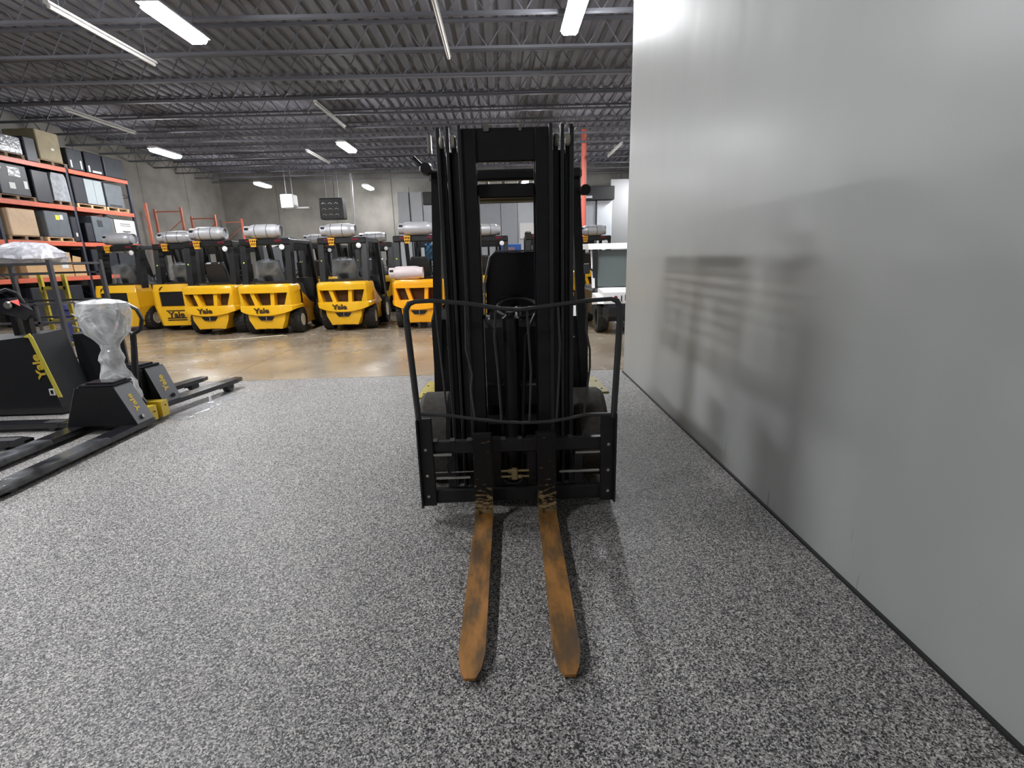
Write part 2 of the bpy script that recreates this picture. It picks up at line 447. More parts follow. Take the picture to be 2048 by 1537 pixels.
# open-web joists
JZ0, JZ1 = 5.74, 6.28
mb = MB(); mb.box(XL, XR, -.04, .04, JZ1 - .05, JZ1)
chord_t = mb.mesh('top_chord', JOIST, False)
mb = MB(); mb.box(XL, XR, -.045, -.01, JZ0, JZ0 + .05); mb.box(XL, XR, .01, .045, JZ0, JZ0 + .05)
chord_b = mb.mesh('bottom_chord', JOIST, False)
mb = MB(); x = XL + .1; k = 0
while x < XR - .7:
    mb.tube([(x, 0, JZ0 + .02), (x + .34, 0, JZ1 - .03)], .014, 4); mb.tube([(x + .34, 0, JZ1 - .03), (x + .68, 0, JZ0 + .02)], .014, 4); x += .68
web = mb.mesh('web', JOIST, False)
for k in range(19):
    yy = 1.08 + 1.51 * k
    j = bpy.data.objects.new('ceiling_joist', None); C.objects.link(j); j.location = (0, yy, 0)
    tag(j, 'dark open-web steel joist spanning under the ceiling deck', 'joist', 'open-web roof joists', 'structure')
    for nm, me in (('top_chord', chord_t), ('bottom_chord', chord_b), ('web', web)):
        c = bpy.data.objects.new(nm, me); C.objects.link(c); c.parent = j
        if nm == 'web': c['kind'] = 'stuff'

# tall grey wall on the right (side of an enclosure)
w = MB().box(1.645, 5.2, -4.0, 6.75, 0.012, ZC - .02).build('wall_right', GREY, smooth=False); tag(w, kind='structure')
b = MB().box(1.628, 1.70, -4.0, 6.77, 0, .014).build('baseboard_right', BASEB, smooth=False); tag(b, kind='structure')

# ---------------------------------------------------------------- booth of tall panels at the far end
bth = thing('panel_booth', 'long booth of tall white sheet panels under a black header at far wall', 'booth', (0, 26, 0))
def bpanel(x0, x1, z1, m, y0=26.0):
    MB((0, 26, 0)).box(x0 + .012, x1 - .012, y0, y0 + .12, .05, z1, .006).build('panel', m, bth, smooth=False)
for x0, x1 in ((-5.02, -4.42), (-4.40, -3.8)): bpanel(x0, x1, 4.78, BOOTH)
for x0, x1, mm in ((-3.78, -2.95, BOOTH), (-2.95, -2.1, BOOTH), (-2.1, -1.05, BOOTH), (-1.05, 0.03, BOOTHG), (0.03, 0.86, BOOTHG), (0.86, 1.95, BOOTH), (1.95, 2.9, BOOTH), (2.9, 3.95, BOOTHG), (3.95, 4.72, BOOTHG), (4.78, 5.55, BOOTH)):
    bpanel(x0, x1, 4.15, mm)
MB((0, 26, 0)).box(-5.0, 5.55, 26.14, 27.2, .02, 4.1).build('core', BOOTHG, bth, smooth=False)
MB((0, 26, 0)).box(-3.75, 3.4, 25.9, 26.6, 4.17, 4.75, .02).build('header', BLK, bth)
MB((0, 26, 0)).box(3.45, 5.6, 25.75, 26.6, 4.17, 4.8, .02).build('header', BLK, bth)
MB((0, 26, 0)).box(-.6, 1.1, 25.84, 25.9, 4.22, 4.34, .01).box(3.6, 4.5, 25.7, 25.75, 4.25, 4.36).build('rail', BOOTH, bth)
MB((0, 26, 0)).tube([(-4.41, 25.95, 1.2), (-4.41, 25.95, 5.0)], .025, 6).tube([(4.75, 25.95, 1.2), (4.75, 25.95, 4.3)], .025, 6).build('conduit', DGREY, bth)
tag(MB().box(5.6, 9.5, 26.6, 26.8, 0, 5.2).build('white_partition', mat('white_board', (.22, .22, .225), .6), smooth=False), 'plain white partition standing right of the panel booth', 'partition')
tag(MB().lathe([(0, .1), (ZC - .02, .1)], (3.33, 21, 0), 'z', 16).build('steel_column', REDP), 'red painted round steel column rising behind the lift mast', 'column')

# unit heater and fan under the ceiling, conduit
t = thing('unit_heater', 'white box heater hung from the ceiling near the left wall', 'heater', (-10.1, 26, 0))
MB((-10.1, 26, 0)).box(-10.5, -9.9, 25.6, 26.2, 4.15, 4.78, .03).build('casing', WHITE, t)
MB((-10.1, 26, 0)).box(-9.9, -9.2, 25.7, 26.1, 4.12, 4.2, .01).build('flange', mat('heater_flange', (.5, .5, .5), .5), t)
MB((-10.1, 26, 0)).tube([(-10.3, 25.9, 4.75), (-10.3, 25.9, 6.3)], .02, 6).tube([(-10.0, 25.9, 4.75), (-10.0, 25.9, 6.3)], .02, 6).build('hanger', JOIST, t)
t = thing('ceiling_fan_unit', 'dark ventilation unit with curved blades hung right of the white heater', 'fan', (-8.25, 26, 0))
MB((-8.25, 26, 0)).box(-8.8, -7.65, 25.9, 26.5, 3.6, 4.6, .05).build('casing', BLK, t)
for k in range(3):
    for j in range(3):
        cx, cz = -8.55 + k * .3, 3.8 + j * .26
        MB((-8.25, 26, 0)).tube([(cx - .1, 25.86, cz), (cx, 25.82, cz + .05), (cx + .1, 25.86, cz)], .012, 5).build('blade', STEEL, t)
MB((-8.25, 26, 0)).tube([(-8.5, 26.2, 4.6), (-8.5, 26.2, 6.3)], .02, 6).tube([(-7.9, 26.2, 4.6), (-7.9, 26.2, 6.3)], .02, 6).build('hanger', JOIST, t)
tag(MB().tube([(-7.25, 26, 0), (-7.15, 26, 5.7)], .05, 8).build('drop_pipe', mat('grey_pipe', (.45, .45, .45), .4, metal=.4)), 'slim pale vertical pipe between heater units and booth', 'pipe')
tag(MB().tube([(-14.5, 12.8, 5.66), (10, 13.1, 5.66)], .02, 8).build('sprinkler_pipe', mat('pipe_grey', (.14, .14, .15), .5)), 'long straight sprinkler pipe running across under the joists', 'pipe')

# ---------------------------------------------------------------- ceiling lamps
def lamp(x, yc, lit, label, L=2.3, z=5.2):
    if lit: L = 1.3
    t = thing('ceiling_lamp', label, 'ceiling lamp', (x, yc, z), 0, 'lit fluorescent lamps' if lit else 'unlit fluorescent tubes')
    h = L / 2
    if lit:
        MB().slab([(-.16, .0), (.16, .0), (.10, .07), (-.10, .07)], 'y', -h, h).build('housing', WHITE, t)
        MB().box(-.145, .145, -h + .03, h - .03, -.085, -.001, .04).build('lamp_lens', TUBE, t)
    else:
        MB().slab([(-.045, .03), (.045, .03), (.03, .07), (-.03, .07)], 'y', -h, h).build('housing', TUBEOFF, t)
        MB().tube([(0, -h + .04, 0.0), (0, h - .04, 0.0)], .028, 8).build('tube', TUBEOFF, t)
    for s in (-1, 1): MB().tube([(0, s * h * .8, .06), (0, s * h * .8, 1.1)], .005, 4).build('hanger', JOIST, t)
    return t
LIT = [(-4.85, 8.85, 'big lit ceiling lamp largest at top left of the frame'),
       (-4.9, 17.7, 'lit ceiling lamp above the middle of the yellow forklift row'),
       (-10.85, 17.9, 'lit ceiling lamp hanging in front of the loaded pallet rack'),
       (-11.1, 25.3, 'lit ceiling lamp near the white unit heater'),
       (-6.6, 27.0, 'small farthest lit ceiling lamp left of the panel booth'),
       (1.36, 9.75, 'glaring lit ceiling lamp above the dark mast beside the grey wall')]
for x, yc, l in LIT: lamp(x, yc, True, l, z=5.2 if x < 1 else 5.55)
OUT = ['above the nearest pallet jack outside the top edge', 'added unseen behind the camera to brighten the grey wall and floor', 'above the tubular cage left of the picture', 'hidden behind the dark mast head', 'far off behind the mast over the booth', 'behind the grey wall near the utility vehicle', 'behind the grey wall near the white partition', 'beyond the grey wall at the far right side']
for x, yc in ((-4.85, 4.5), (-4.85, -1.6), (-10.85, 9.0), (1.3, 18.2), (1.3, 27), (6.8, 18), (6.8, 25), (11.5, 12)):  # unseen lamps; the one behind the camera is added to brighten the wall
    lamp(x, yc, True, 'lit ceiling lamp ' + OUT.pop(0))
for x, yc, l in ((-6.28, 9.4, 'unlit tube left of the largest lit lamp'), (-.86, 9.4, 'unlit tube above and left of the dark lift mast'),
                 (-4.25, 14.2, 'unlit tube just before the lamp over the forklift row'), (-10.1, 14.3, 'unlit tube before the lamp at the loaded rack'),
                 (-6.4, 19.4, 'short unlit tube left of the lamp over the forklift row'), (4.2, 19.5, 'unlit tube showing between mast and grey wall')):
    lamp(x, yc, False, 'pale ' + l + ' on the dark ceiling')

# ---------------------------------------------------------------- tyres
def tyre_mesh(r, w, name='tyre', m=None, lugs=22, rim=.56):
    mb = MB(); h = w / 2
    mb.lathe([(-h * .8, r * rim), (-h, r * .72), (-h * .95, r * .9), (-h * .7, r * .96), (h * .7, r * .96), (h * .95, r * .9), (h, r * .72), (h * .8, r * rim), (-h * .8, r * rim)], (0, 0, 0), 'x', 28, False)
    for k in range(lugs):
        a = 2 * math.pi * k / lugs; da = math.pi / lugs * .5
        for s in (-1, 1):
            aa = a + (0 if s > 0 else math.pi / lugs)
            pts = []
            for t_ in (aa - da, aa + da):
                for xx, rr in ((s * .02 * w, r), (s * h * .95, r * .965), (s * .02 * w, r * .93), (s * h * .95, r * .88)):
                    pts.append((xx, math.cos(t_) * rr, math.sin(t_) * rr))
            n0 = len(mb.v)
            mb.add(pts, [(0, 1, 5, 4), (0, 4, 6, 2), (1, 3, 7, 5), (0, 2, 3, 1), (4, 5, 7, 6)])
    return mb.mesh(name, m or RUB)
def rim_mesh(r, w, m=CREAM, side=1):
    mb = MB(); h = w / 2 * .82 * side
    mb.lathe([(h * .62, .01), (h * .66, r * .3), (h * .60, r * .5), (h * .62, r * .74), (h * 1.0, r * .92), (h * 1.12, r * 1.02), (h * .9, r * 1.06)], (0, 0, 0), 'x', 20)
    mb.lathe([(h * .3, r * .2), (h * .95, r * .18), (h * 1.0, r * .1)], (0, 0, 0), 'x', 10)
    for k in range(5):
        a = k * 2 * math.pi / 5
        mb.lathe([(h * .4, .012), (h * .72, .012)], (0, math.cos(a) * r * .4, math.sin(a) * r * .4), 'x', 6)
    return mb.mesh('rim', m)
TY_F = tyre_mesh(.35, .24, rim=.5); TY_R = tyre_mesh(.305, .25, rim=.47)
RIM_F = {s: rim_mesh(.168, .24, CREAM, s) for s in (-1, 1)}; RIM_R = {s: rim_mesh(.138, .25, CREAM, s) for s in (-1, 1)}
def obj(name, me, parent, loc=(0, 0, 0), rot=None):
    o = bpy.data.objects.new(name, me); C.objects.link(o); o.parent = parent; o.location = loc
    if rot: o.rotation_euler = rot
    return o

# ---------------------------------------------------------------- yellow forklifts
def forklift_meshes():
    D = {}
    # vented counterweight
    mb = MB()
    def plan(k, z): return [(sx * x_ * k, y_ + (1 - k) * .12, z) for sx in (-1, 1) for x_, y_ in ((.62, .55), (.62, .16), (.56, .05), (.42, -.01), (.22, -.04), (0, -.05))]
    mb.hull(plan(1, .96) + plan(1, 1.06) + plan(.97, 1.11) + plan(.88, 1.145))
    for s in (-1, 1):
        mb.hull([(s * a, yy, z) for a, yy, z in ((.62, .16, .97), (.62, .6, .97), (.56, .05, .97), (.52, .03, .97), (.52, .5, .97), (.62, .16, .62), (.62, .6, .62), (.56, .05, .62), (.42, -.01, .62), (.42, .5, .62))])
        mb.hull([(s * a, yy, z) for a, yy, z in ((.62, .5, 1.0), (.62, 1.0, .70), (.52, .5, 1.0), (.52, 1.0, .70), (.62, .5, .6), (.62, 1.25, .60), (.52, .5, .6), (.52, 1.25, .60))])
    mb.hull([(x + dx, yy, z) for x, z in ((-.30, .97), (-.20, .63)) for dx in (0, .09) for yy in (-.01, .16)])
    mb.hull([(x + dx, yy, z) for x, z in ((.16, .97), (.13, .63)) for dx in (0, .085) for yy in (-.01, .16)])
    mb.hull(plan(1.0, .685) + plan(1.03, .66) + [(sx * x_, y_, z) for sx in (-1, 1) for x_, y_, z in ((.64, .55, .60), (.635, .16, .59), (.575, .04, .56), (.43, -.025, .51), (.22, -.055, .475), (0, -.065, .46), (.3, .3, .46))])
    mb.hull([(sx * a, yy, z) for sx in (-1, 1) for a, yy, z in ((.42, .03, .50), (.42, .5, .50), (.40, .015, .36), (.30, .03, .15), (.30, .5, .15), (.2, -.02, .48), (.2, .0, .17))])
    D['cw'] = mb.mesh('counterweight', YEL)
    D['cwo'] = mb.mesh('counterweight', YELO)
    D['recess'] = MB().box(-.5, .5, .20, .26, .58, 1.0).mesh('radiator_recess', mat('recess_brown', (.09, .045, .02), .7), False)
    D['slot'] = MB().hull([(sx * a, yy, z) for sx in (-1, 1) for a, z in ((.19, .44), (.12, .355)) for yy in (-.03, .05)]).mesh('tow_slot', BLK)
    D['notch'] = MB().box(-.05, .05, .012, .05, .145, .175).mesh('jack_notch', BLK)
    D['pin'] = MB().tube([(.01, -.04, .34), (.01, -.04, .45)], .012, 8).mesh('tow_pin', STEEL)
    # closed counterweight with grille window
    mb = MB()
    mb.hull([(sx * a, yy, z) for sx in (-1, 1) for a, yy, z in ((.56, .08, .98), (.56, .6, .98), (.47, 0, .98), (.53, .10, 1.16), (.53, .6, 1.16), (.42, .04, 1.16))])
    for s in (-1, 1): mb.hull([(s * a, yy, z) for z in (.60, .985) for a, yy in ((.56, .08), (.56, .6), (.47, 0), (.36, 0), (.36, .6))])
    mb.hull([(sx * a, yy, z) for sx in (-1, 1) for a, yy, z in ((.57, .08, .62), (.57, .9, .64), (.47, -.02, .62), (.57, .9, .2), (.44, .05, .14), (.36, -.01, .14))])
    D['cwg'] = mb.mesh('counterweight', YEL)
    D['grille'] = MB().box(-.37, .37, .02, .1, .62, .985, .02).mesh('grille', BLK)
    mb = MB()
    for z in (.50, .32, .27): mb.box(-.24, .24, -.026, -.008, z, z + .022)
    D['slots'] = mb.mesh('vent_slot', BLK, False)
    D['chassis'] = MB().hull([(sx * .52, yy, z) for sx in (-1, 1) for yy, z in ((.75, .68), (1.9, .60), (1.95, .2), (.95, .17), (.85, .30))]).mesh('chassis', YEL)
    D['hood'] = MB().hull([(sx * a, yy, z) for sx in (-1, 1) for a, yy, z in ((.52, .45, .70), (.52, 1.25, .66), (.47, .36, 1.20), (.46, 1.15, 1.12))]).mesh('hood', DGREY)
    D['insert'] = MB().slab([(.52, .72), (.98, .72), (.96, .80), (.84, .92), (.66, 1.0), (.52, 1.02)], 'x', .47, .515).slab([(.52, .72), (.98, .72), (.96, .80), (.84, .92), (.66, 1.0), (.52, 1.02)], 'x', -.515, -.47).mesh('side_cover', YEL)
    D['cowl'] = MB().hull([(sx * a, yy, z) for sx in (-1, 1) for a, yy, z in ((.46, 1.85, .60), (.46, 2.05, .60), (.40, 1.9, 1.22), (.40, 2.02, 1.22))]).box(-.47, .47, 1.25, 1.9, .58, .64).mesh('cowl', DGREY)
    D['seat'] = MB().box(-.25, .25, .72, 1.2, 1.08, 1.2, .05).hull([(sx * a, yy, z) for sx in (-1, 1) for a, yy, z in ((.24, .62, 1.15), (.24, .76, 1.15), (.20, .50, 1.62), (.20, .60, 1.66), (.24, .58, 1.45))]).mesh('seat', DGREY)
    bm = MB()
    bm.hull([(sx * a * 1.1, yy, z) for sx in (-1, 1) for a, yy, z in ((.28, .50, 1.14), (.30, .85, 1.12), (.28, .44, 1.35), (.24, .40, 1.62), (.2, .5, 1.70), (.16, .64, 1.66), (.30, 1.22, 1.15), (.2, 1.0, 1.33))])
    D['cover'] = bm.mesh('plastic_cover', WRAPD)
    a = [(.19 * math.cos(t * math.pi / 8), 1.60 + .19 * math.sin(t * math.pi / 8) * .8, 1.32 + .19 * math.sin(t * math.pi / 8) * .6) for t in range(16)]
    D['wheel_s'] = MB().tube(a, .014, 6, True).tube([(0, 1.60, 1.32), (0, 1.85, 1.1)], .03, 8).tube([(-.18, 1.6, 1.32), (.18, 1.6, 1.32)], .011, 6).mesh('steering_wheel', BLK)
    mb = MB()
    for s in (-1, 1):
        D['post%d' % s] = MB().hull([(s * .50 + dx, yy + dy, z) for dx in (-.065, .065) for yy, z in ((.30, 1.08), (.42, 2.08)) for dy in (0, .20)]).mesh('guard_post', BLK)
        D['fpost%d' % s] = MB().hull([(s * .50 + dx, yy + dy, z) for dx in (-.045, .045) for yy, z in ((1.98, .70), (1.66, 2.10)) for dy in (0, .12)]).mesh('guard_post', BLK)
    mb.box(-.565, .565, .38, .52, 2.0, 2.14, .02).box(-.52, .52, 1.64, 1.72, 2.06, 2.13, .02)
    for s in (-1, 1): mb.box(s * .54, s * .47, .42, 1.72, 2.03, 2.13, .015)
    D['roof'] = mb.mesh('roof_frame', BLK)
    mb = MB()
    for k in range(7): mb.box(-.40 + k * .133 - .012, -.40 + k * .133 + .012, .5, 1.65, 2.085, 2.12)
    D['bars'] = mb.mesh('roof_grille', BLK, False)
    D['tail'] = MB().box(-.08, .08, -.015, .01, -.022, .022, .008).mesh('tail_lamp', RED)
    D['work'] = MB().lathe([(0, .055), (-.02, .06), (-.03, .04)], (0, 0, 0), 'y', 14).mesh('work_lamp', WHITE)
    D['dot'] = MB().lathe([(0, .02), (-.015, .012)], (0, 0, 0), 'y', 8).mesh('marker', LIME)
    mb = MB()
    for xx in (-.06, -.02, .02, .06): mb.tube([(xx, -.03, .0), (xx, -.035, -.09), (xx * .7, -.03, -.14)], .009, 4)
    mb.box(-.075, .075, -.045, .03, -.012, .012).box(-.07, .07, -.045, -.03, -.075, -.055).box(-.055, .055, -.045, .02, -.155, -.13)
    D['cage'] = mb.mesh('beacon_cage', AMBER)
    for s in (-1, 1):
        D['rail%d' % s] = MB().box(s * .30, s * .38, 2.15, 2.32, .08, 2.12, .006).box(s * .21, s * .28, 2.18, 2.30, .08, 2.06, .006).mesh('mast_rail', BLK)
    D['hx'] = MB().box(-.3, .3, 2.2, 2.27, 1.9, 2.1).mesh('crosshead', BLK, False)
    D['lx'] = MB().box(-.3, .3, 2.2, 2.27, .3, .42).mesh('crosshead', BLK, False)
    D['mx'] = MB().box(-.5, .5, 2.34, 2.38, .1, .18).box(-.5, .5, 2.34, 2.38, .42, .5).box(-.5, -.46, 2.34, 2.37, .1, 1.2).box(.46, .5, 2.34, 2.37, .1, 1.2).box(-.5, .5, 2.34, 2.37, 1.17, 1.2).mesh('carriage', BLK, False)
    D['cyl'] = MB().lathe([(.1, .06), (1.6, .06), (1.62, .03), (1.9, .03)], (0, 2.25, 0), 'z', 12).mesh('lift_cylinder', BLK)
    D['fork'] = MB().box(-.05, .05, 2.385, 2.42, .05, .5).hull([(a_, yy, z) for a_, yy, z in ((-.05, 2.385, .05), (.05, 2.385, .05), (-.05, 2.385, .09), (.05, 2.385, .09), (-.05, 3.2, .05), (.05, 3.2, .05), (-.05, 3.2, .065), (.05, 3.2, .065), (-.02, 3.3, .055), (.02, 3.3, .055))]).mesh('fork', DGREY)
    return D
FM = forklift_meshes()
def forklift(x, y, label, style='vent', cover=False, rz=0.0, orange=False, tank_clip=False, forks=True, logo=True):
    t = thing('forklift', label, 'forklift', (x, y, 0), rz, 'yellow and black forklifts parked in rows')
    D = FM
    if style == 'vent':
        cw = obj('counterweight', D['cwo'] if orange else D['cw'], t)
        obj('radiator_recess', D['recess'], cw); obj('tow_slot', D['slot'], cw); obj('jack_notch', D['notch'], cw); obj('tow_pin', D['pin'], cw)
        if logo: lettering('Yale', .15, (-.06, -.0665, .57), (1, 0, 0), (0, -1, 0), INKB, cw, sx=1.25, bold=.05)
    else:
        cw = obj('counterweight', D['cwg'], t); obj('grille', D['grille'], cw); obj('vent_slot', D['slots'], cw)
        lettering('Yale', .19, (0, -.026, .41), (1, 0, 0), (0, -1, 0), INKB, cw, sx=1.2)
    obj('chassis', D['chassis'], t); obj('hood', D['hood'], t); obj('side_cover', D['insert'], t); obj('cowl', D['cowl'], t)
    s_ = obj('seat', D['seat'], t)
    if cover: obj('plastic_cover', D['cover'], s_)
    obj('steering_wheel', D['wheel_s'], t)
    for s in (-1, 1):
        obj('guard_post', D['post%d' % s], t); obj('guard_post', D['fpost%d' % s], t); obj('mast_rail', D['rail%d' % s], t)
        obj('tail_lamp', D['tail'], t, (s * .32, .385, 2.09))
    r_ = obj('roof_frame', D['roof'], t); obj('roof_grille', D['bars'], r_)
    obj('work_lamp', D['work'], t, (.40, .37, 1.95)); obj('marker', D['dot'], t, (-.5, .36, 1.62))
    obj('beacon_cage', D['cage'], t, (-.22, .37, 2.12))
    obj('carriage', D['mx'], t); obj('lift_cylinder', D['cyl'], t); obj('crosshead', D['hx'], t); obj('crosshead', D['lx'], t)
    if forks:
        for s in (-1, 1): obj('fork', D['fork'], t, (s * .25, 0, 0))
    for s in (-1, 1):
        w_ = obj('tyre', TY_R, t, (s * .50, .52, .30), (0, 0, R(4))); obj('rim', RIM_R[s], w_)
        w_ = obj('tyre', TY_F, t, (s * .51, 1.80, .34)); obj('rim', RIM_F[s], w_)
    # hose over the counterweight
    MB().tube([(-.36, .02, .98), (-.30, .0, 1.08), (-.16, .12, 1.17), (-.05, .2, 1.16)], .012, 6).build('hose', BLK, t)
    return t

FL = [(-9.75, 12.9, 'yellow forklift with white-rimmed wheel at left end of the row below the rack', dict(style='grille', cover=True, rz=R(-6))),
      (-8.2, 12.8, 'yellow forklift with black rear grille second from left in the row', dict(style='grille', cover=True)),
      (-6.76, 11.7, 'yellow forklift with vented rear between the grille-backed one and the plastic-covered seat', dict()),
      (-5.33, 11.4, 'yellow forklift with clear plastic over its seat and pale cord on floor behind', dict(cover=True)),
      (-3.72, 11.8, 'orange-yellow forklift with round work lamp fourth of the vented ones from left', dict(cover=True, orange=False)),
      (-1.96, 11.8, 'orange-yellow forklift partly hidden by the dark mast with pinkish tank on its tail', dict(orange=True, logo=False)),
      (-.38, 13.3, 'forklift seen only through the gap in the dark mast below a silver tank', dict()),
      (1.18, 12.7, 'forklift behind the right rails of the dark mast showing a yellow sliver', dict()),
      (-5.75, 15.9, 'second-row forklift behind the plastic-covered one with small tank on roof', dict()),
      (-3.95, 15.7, 'second-row forklift showing between the two orange-yellow ones', dict(cover=True)),
      (2.75, 15.2, 'second-row forklift above the white utility vehicle roof', dict())]
for x, yy, l, kw in FL: forklift(x, yy, l, **kw)

# ---------------------------------------------------------------- gas tanks
def tank_meshes(r, L, body):
    h = L / 2
    D = {}
    D['body'] = MB().lathe([(-h + .06, r * .35), (-h + .08, r * .72), (-h + .13, r * .93), (-h + .2, r), (h - .14, r), (h - .07, r * .93), (h - .02, r * .72), (h - .01, r * .4)], (0, 0, 0), 'x', 28).mesh('tank_body', body)
    mb = MB()
    ring = [(-h - .02, r * .80), (-h + .12, r * .80), (-h + .12, r * .74), (-h - .02, r * .74)]
    mb.lathe(ring + [ring[0]], (0, 0, 0), 'x', 24, False)
    D['collar'] = mb.mesh('collar', body)
    D['foot'] = MB().lathe([(h - .05, r * .82), (h + .03, r * .82), (h + .03, r * .76), (h - .05, r * .76), (h - .05, r * .82)], (0, 0, 0), 'x', 24, False).mesh('foot_ring', body)
    D['slot'] = MB().box(-h + .0, -h + .085, -r * .80, -r * .6, -.01 + r * .25, r * .52, .004).mesh('collar_window', BLK)
    D['valve'] = MB().lathe([(-h - .01, .02), (-h + .07, .03)], (0, 0, 0), 'x', 8).mesh('valve', BRASS)
    D['strap'] = MB().lathe([(-.006, r * 1.0), (-.006, r * 1.015), (.006, r * 1.015), (.006, r * 1.0)], (0, 0, 0), 'x', 28).mesh('strap', DGREY)
    return D
TKS = {'silver': tank_meshes(.155, .74, ALU), 'pink': tank_meshes(.155, .72, PINKW)}
def tank(x, y, z, label, kind='silver', rz=0, s=1.0, straps=True):
    t = thing('gas_tank', label, 'gas tank', (x, y, z), rz, 'horizontal gas tanks on forklifts'); t.scale = (s, s, s)
    D = TKS[kind]
    obj('tank_body', D['body'], t); c_ = obj('collar', D['collar'], t); obj('collar_window', D['slot'], c_); obj('valve', D['valve'], c_)
    obj('foot_ring', D['foot'], t)
    if straps:
        for q in (-.14, .12): obj('strap', D['strap'], t, (q, 0, 0))
    return t
RT_Z = 2.14 + .155
tank(-9.7, 13.45, RT_Z, 'dull silver gas tank on the leftmost forklift roof', rz=R(-8), straps=False)
tank(-8.2, 13.3, RT_Z, 'silver gas tank partly behind the next one to its right')
tank(-6.76, 12.2, RT_Z, 'silver gas tank on the third forklift roof overlapping its left neighbour')
tank(-5.33, 11.85, RT_Z, 'silver gas tank on the roof of the forklift with plastic-covered seat')
tank(-3.78, 12.25, RT_Z, 'silver gas tank on roof of the forklift with round work lamp')
tank(-1.98, 12.25, RT_Z, 'silver gas tank on roof of the forklift beside the dark mast', straps=False)
tank(-2.22, 11.93, 1.14 + .155, 'pinkish white gas tank lying on the orange-yellow counterweight', 'pink', straps=False)
tank(-.42, 13.75, RT_Z, 'silver gas tank seen through the gap of the dark mast', rz=R(20))
tank(-5.75, 16.35, RT_Z, 'small far silver gas tank half hidden on the second row', s=.95)
tank(-3.95, 16.15, RT_Z, 'far silver gas tank right of the work-lamp forklift')
tank(2.75, 15.65, RT_Z, 'silver gas tank above the white utility vehicle')
tag(MB().box(-1.93, -1.45, 13.0, 13.3, 1.55, 1.98, .05).build('blue_jug', BLUED), 'faded blue plastic jug hanging between the parked forklifts', 'jug')
t = thing('stacker_machine', 'dark machine with blue framed top seen through the mast gap', 'machine', (.45, 16.2, 0))
MB((.45, 16.2, 0)).box(.0, .95, 16.2, 17.4, .1, 1.65, .08).build('body', BLK, t)
MB((.45, 16.2, 0)).box(.0, .62, 16.1, 16.25, 1.68, 1.98, .02).build('blue_frame', BLUE, t)
MB((.45, 16.2, 0)).box(.12, .42, 16.08, 16.12, 1.72, 1.88, .02).build('pale_panel', mat('pinkish_panel', (.45, .3, .4), .5), t)
MB((.45, 16.2, 0)).box(.75, .95, 16.2, 16.5, 1.6, 2.35, .04).build('control_column', BLK, t)
t = thing('wall_notice', 'white framed board on the far panels seen in the mast gap', 'notice board', (1.3, 25.9, 2.8))
MB().box(-.35, .35, 0, .05, -.35, .4, .01).build('board', WHITE, t)

# cord on the floor behind the forklift
tag(MB().tube([(-6.4, 10.85, .012), (-5.95, 10.9, .012), (-5.5, 11.05, .012), (-5.2, 11.25, .012), (-5.0, 11.3, .02), (-4.85, 11.2, .014)], .010, 6).build('extension_cord', TAPE), 'pale cord lying on the brown concrete behind a forklift', 'cord')

# ---------------------------------------------------------------- white utility vehicle
def utility_vehicle():
    ox, oy = 1.9, 11.0
    t = thing('utility_vehicle', 'small white cab vehicle with dark windshield beside the grey wall edge', 'vehicle', (ox + .65, oy, 0))
    O = (ox + .65, oy, 0)
    x0, x1 = 1.92, 3.25
    MB(O).hull([(x, y_, z) for x in (x0 - .06, x1 + .06) for y_, z in ((10.95, 1.70), (12.3, 1.72), (11.05, 1.82), (12.2, 1.84))]).build('roof', WHITE, t)
    for x in (x0 + .0, x1 - .06):
        MB(O).hull([(x + dx, y_ + dy, z) for dx in (0, .06) for y_, z in ((10.85, .90), (11.05, 1.72)) for dy in (0, .06)]).build('cab_post', WHITE, t)
        MB(O).box(x, x + .06, 12.15, 12.22, .8, 1.72).build('cab_post', DGREY, t)
    ws = MB(O).hull([(x, y_ + dy, z) for x in (x0 + .12, x1 - .1) for y_, z in ((10.86, .92), (11.04, 1.68)) for dy in (0, .012)]).build('windshield', GLASSD, t)
    MB(O).box(x0 + .02, x0 + .12, 10.9, 11.0, .9, 1.7).build('cab_post', DGREY, t)
    MB(O).hull([(x, y_, z) for x in (x0 + .12, x1) for y_, z in ((10.15, .62), (10.2, .84), (10.85, .90), (10.85, .55))]).build('hood', WHITE, t)
    MB(O).hull([(x, y_, z) for x in (x0 - .0, x0 + .12) for y_, z in ((10.2, .62), (10.35, .76), (10.85, .8), (10.85, .55))]).build('fender', WHITE, t)
    MB(O).box(x0 + .1, x1, 10.08, 10.85, .26, .64, .1).build('bumper', BLKG, t)
    MB(O).box(x0, x1, 10.85, 12.8, .3, .88, .05).build('bed', DGREY, t)
    MB(O).box(2.38, 2.40, 10.128, 10.15, .66, .78).box(2.46, 2.485, 10.128, 10.15, .68, .80).build('marking', BLK, t)
    MB(O).lathe([(0, .04), (-.02, .03)], (2.28, 10.16, .74), 'y', 10).build('red_lamp', RED, t)
    MB(O).box(x0 + .15, x0 + .4, 11.3, 11.7, .9, 1.35, .05).box(x0 + .65, x0 + .95, 11.3, 11.7, .9, 1.45, .05).build('seat', DGREY, t)
    MB(O).tube([(x0 + .05, 10.95, 1.25), (x0 - .08, 10.85, 1.32)], .02, 6).box(x0 - .2, x0 - .06, 10.8, 10.85, 1.2, 1.42, .02).build('mirror', DGREY, t)
    ty = tyre_mesh(.32, .24, 'tyre', RUB)
    for xx in (2.06, 3.12):
        for yy in (10.55, 12.3): obj('tyre', ty, t, (xx - O[0], yy - O[1], .32))
utility_vehicle()

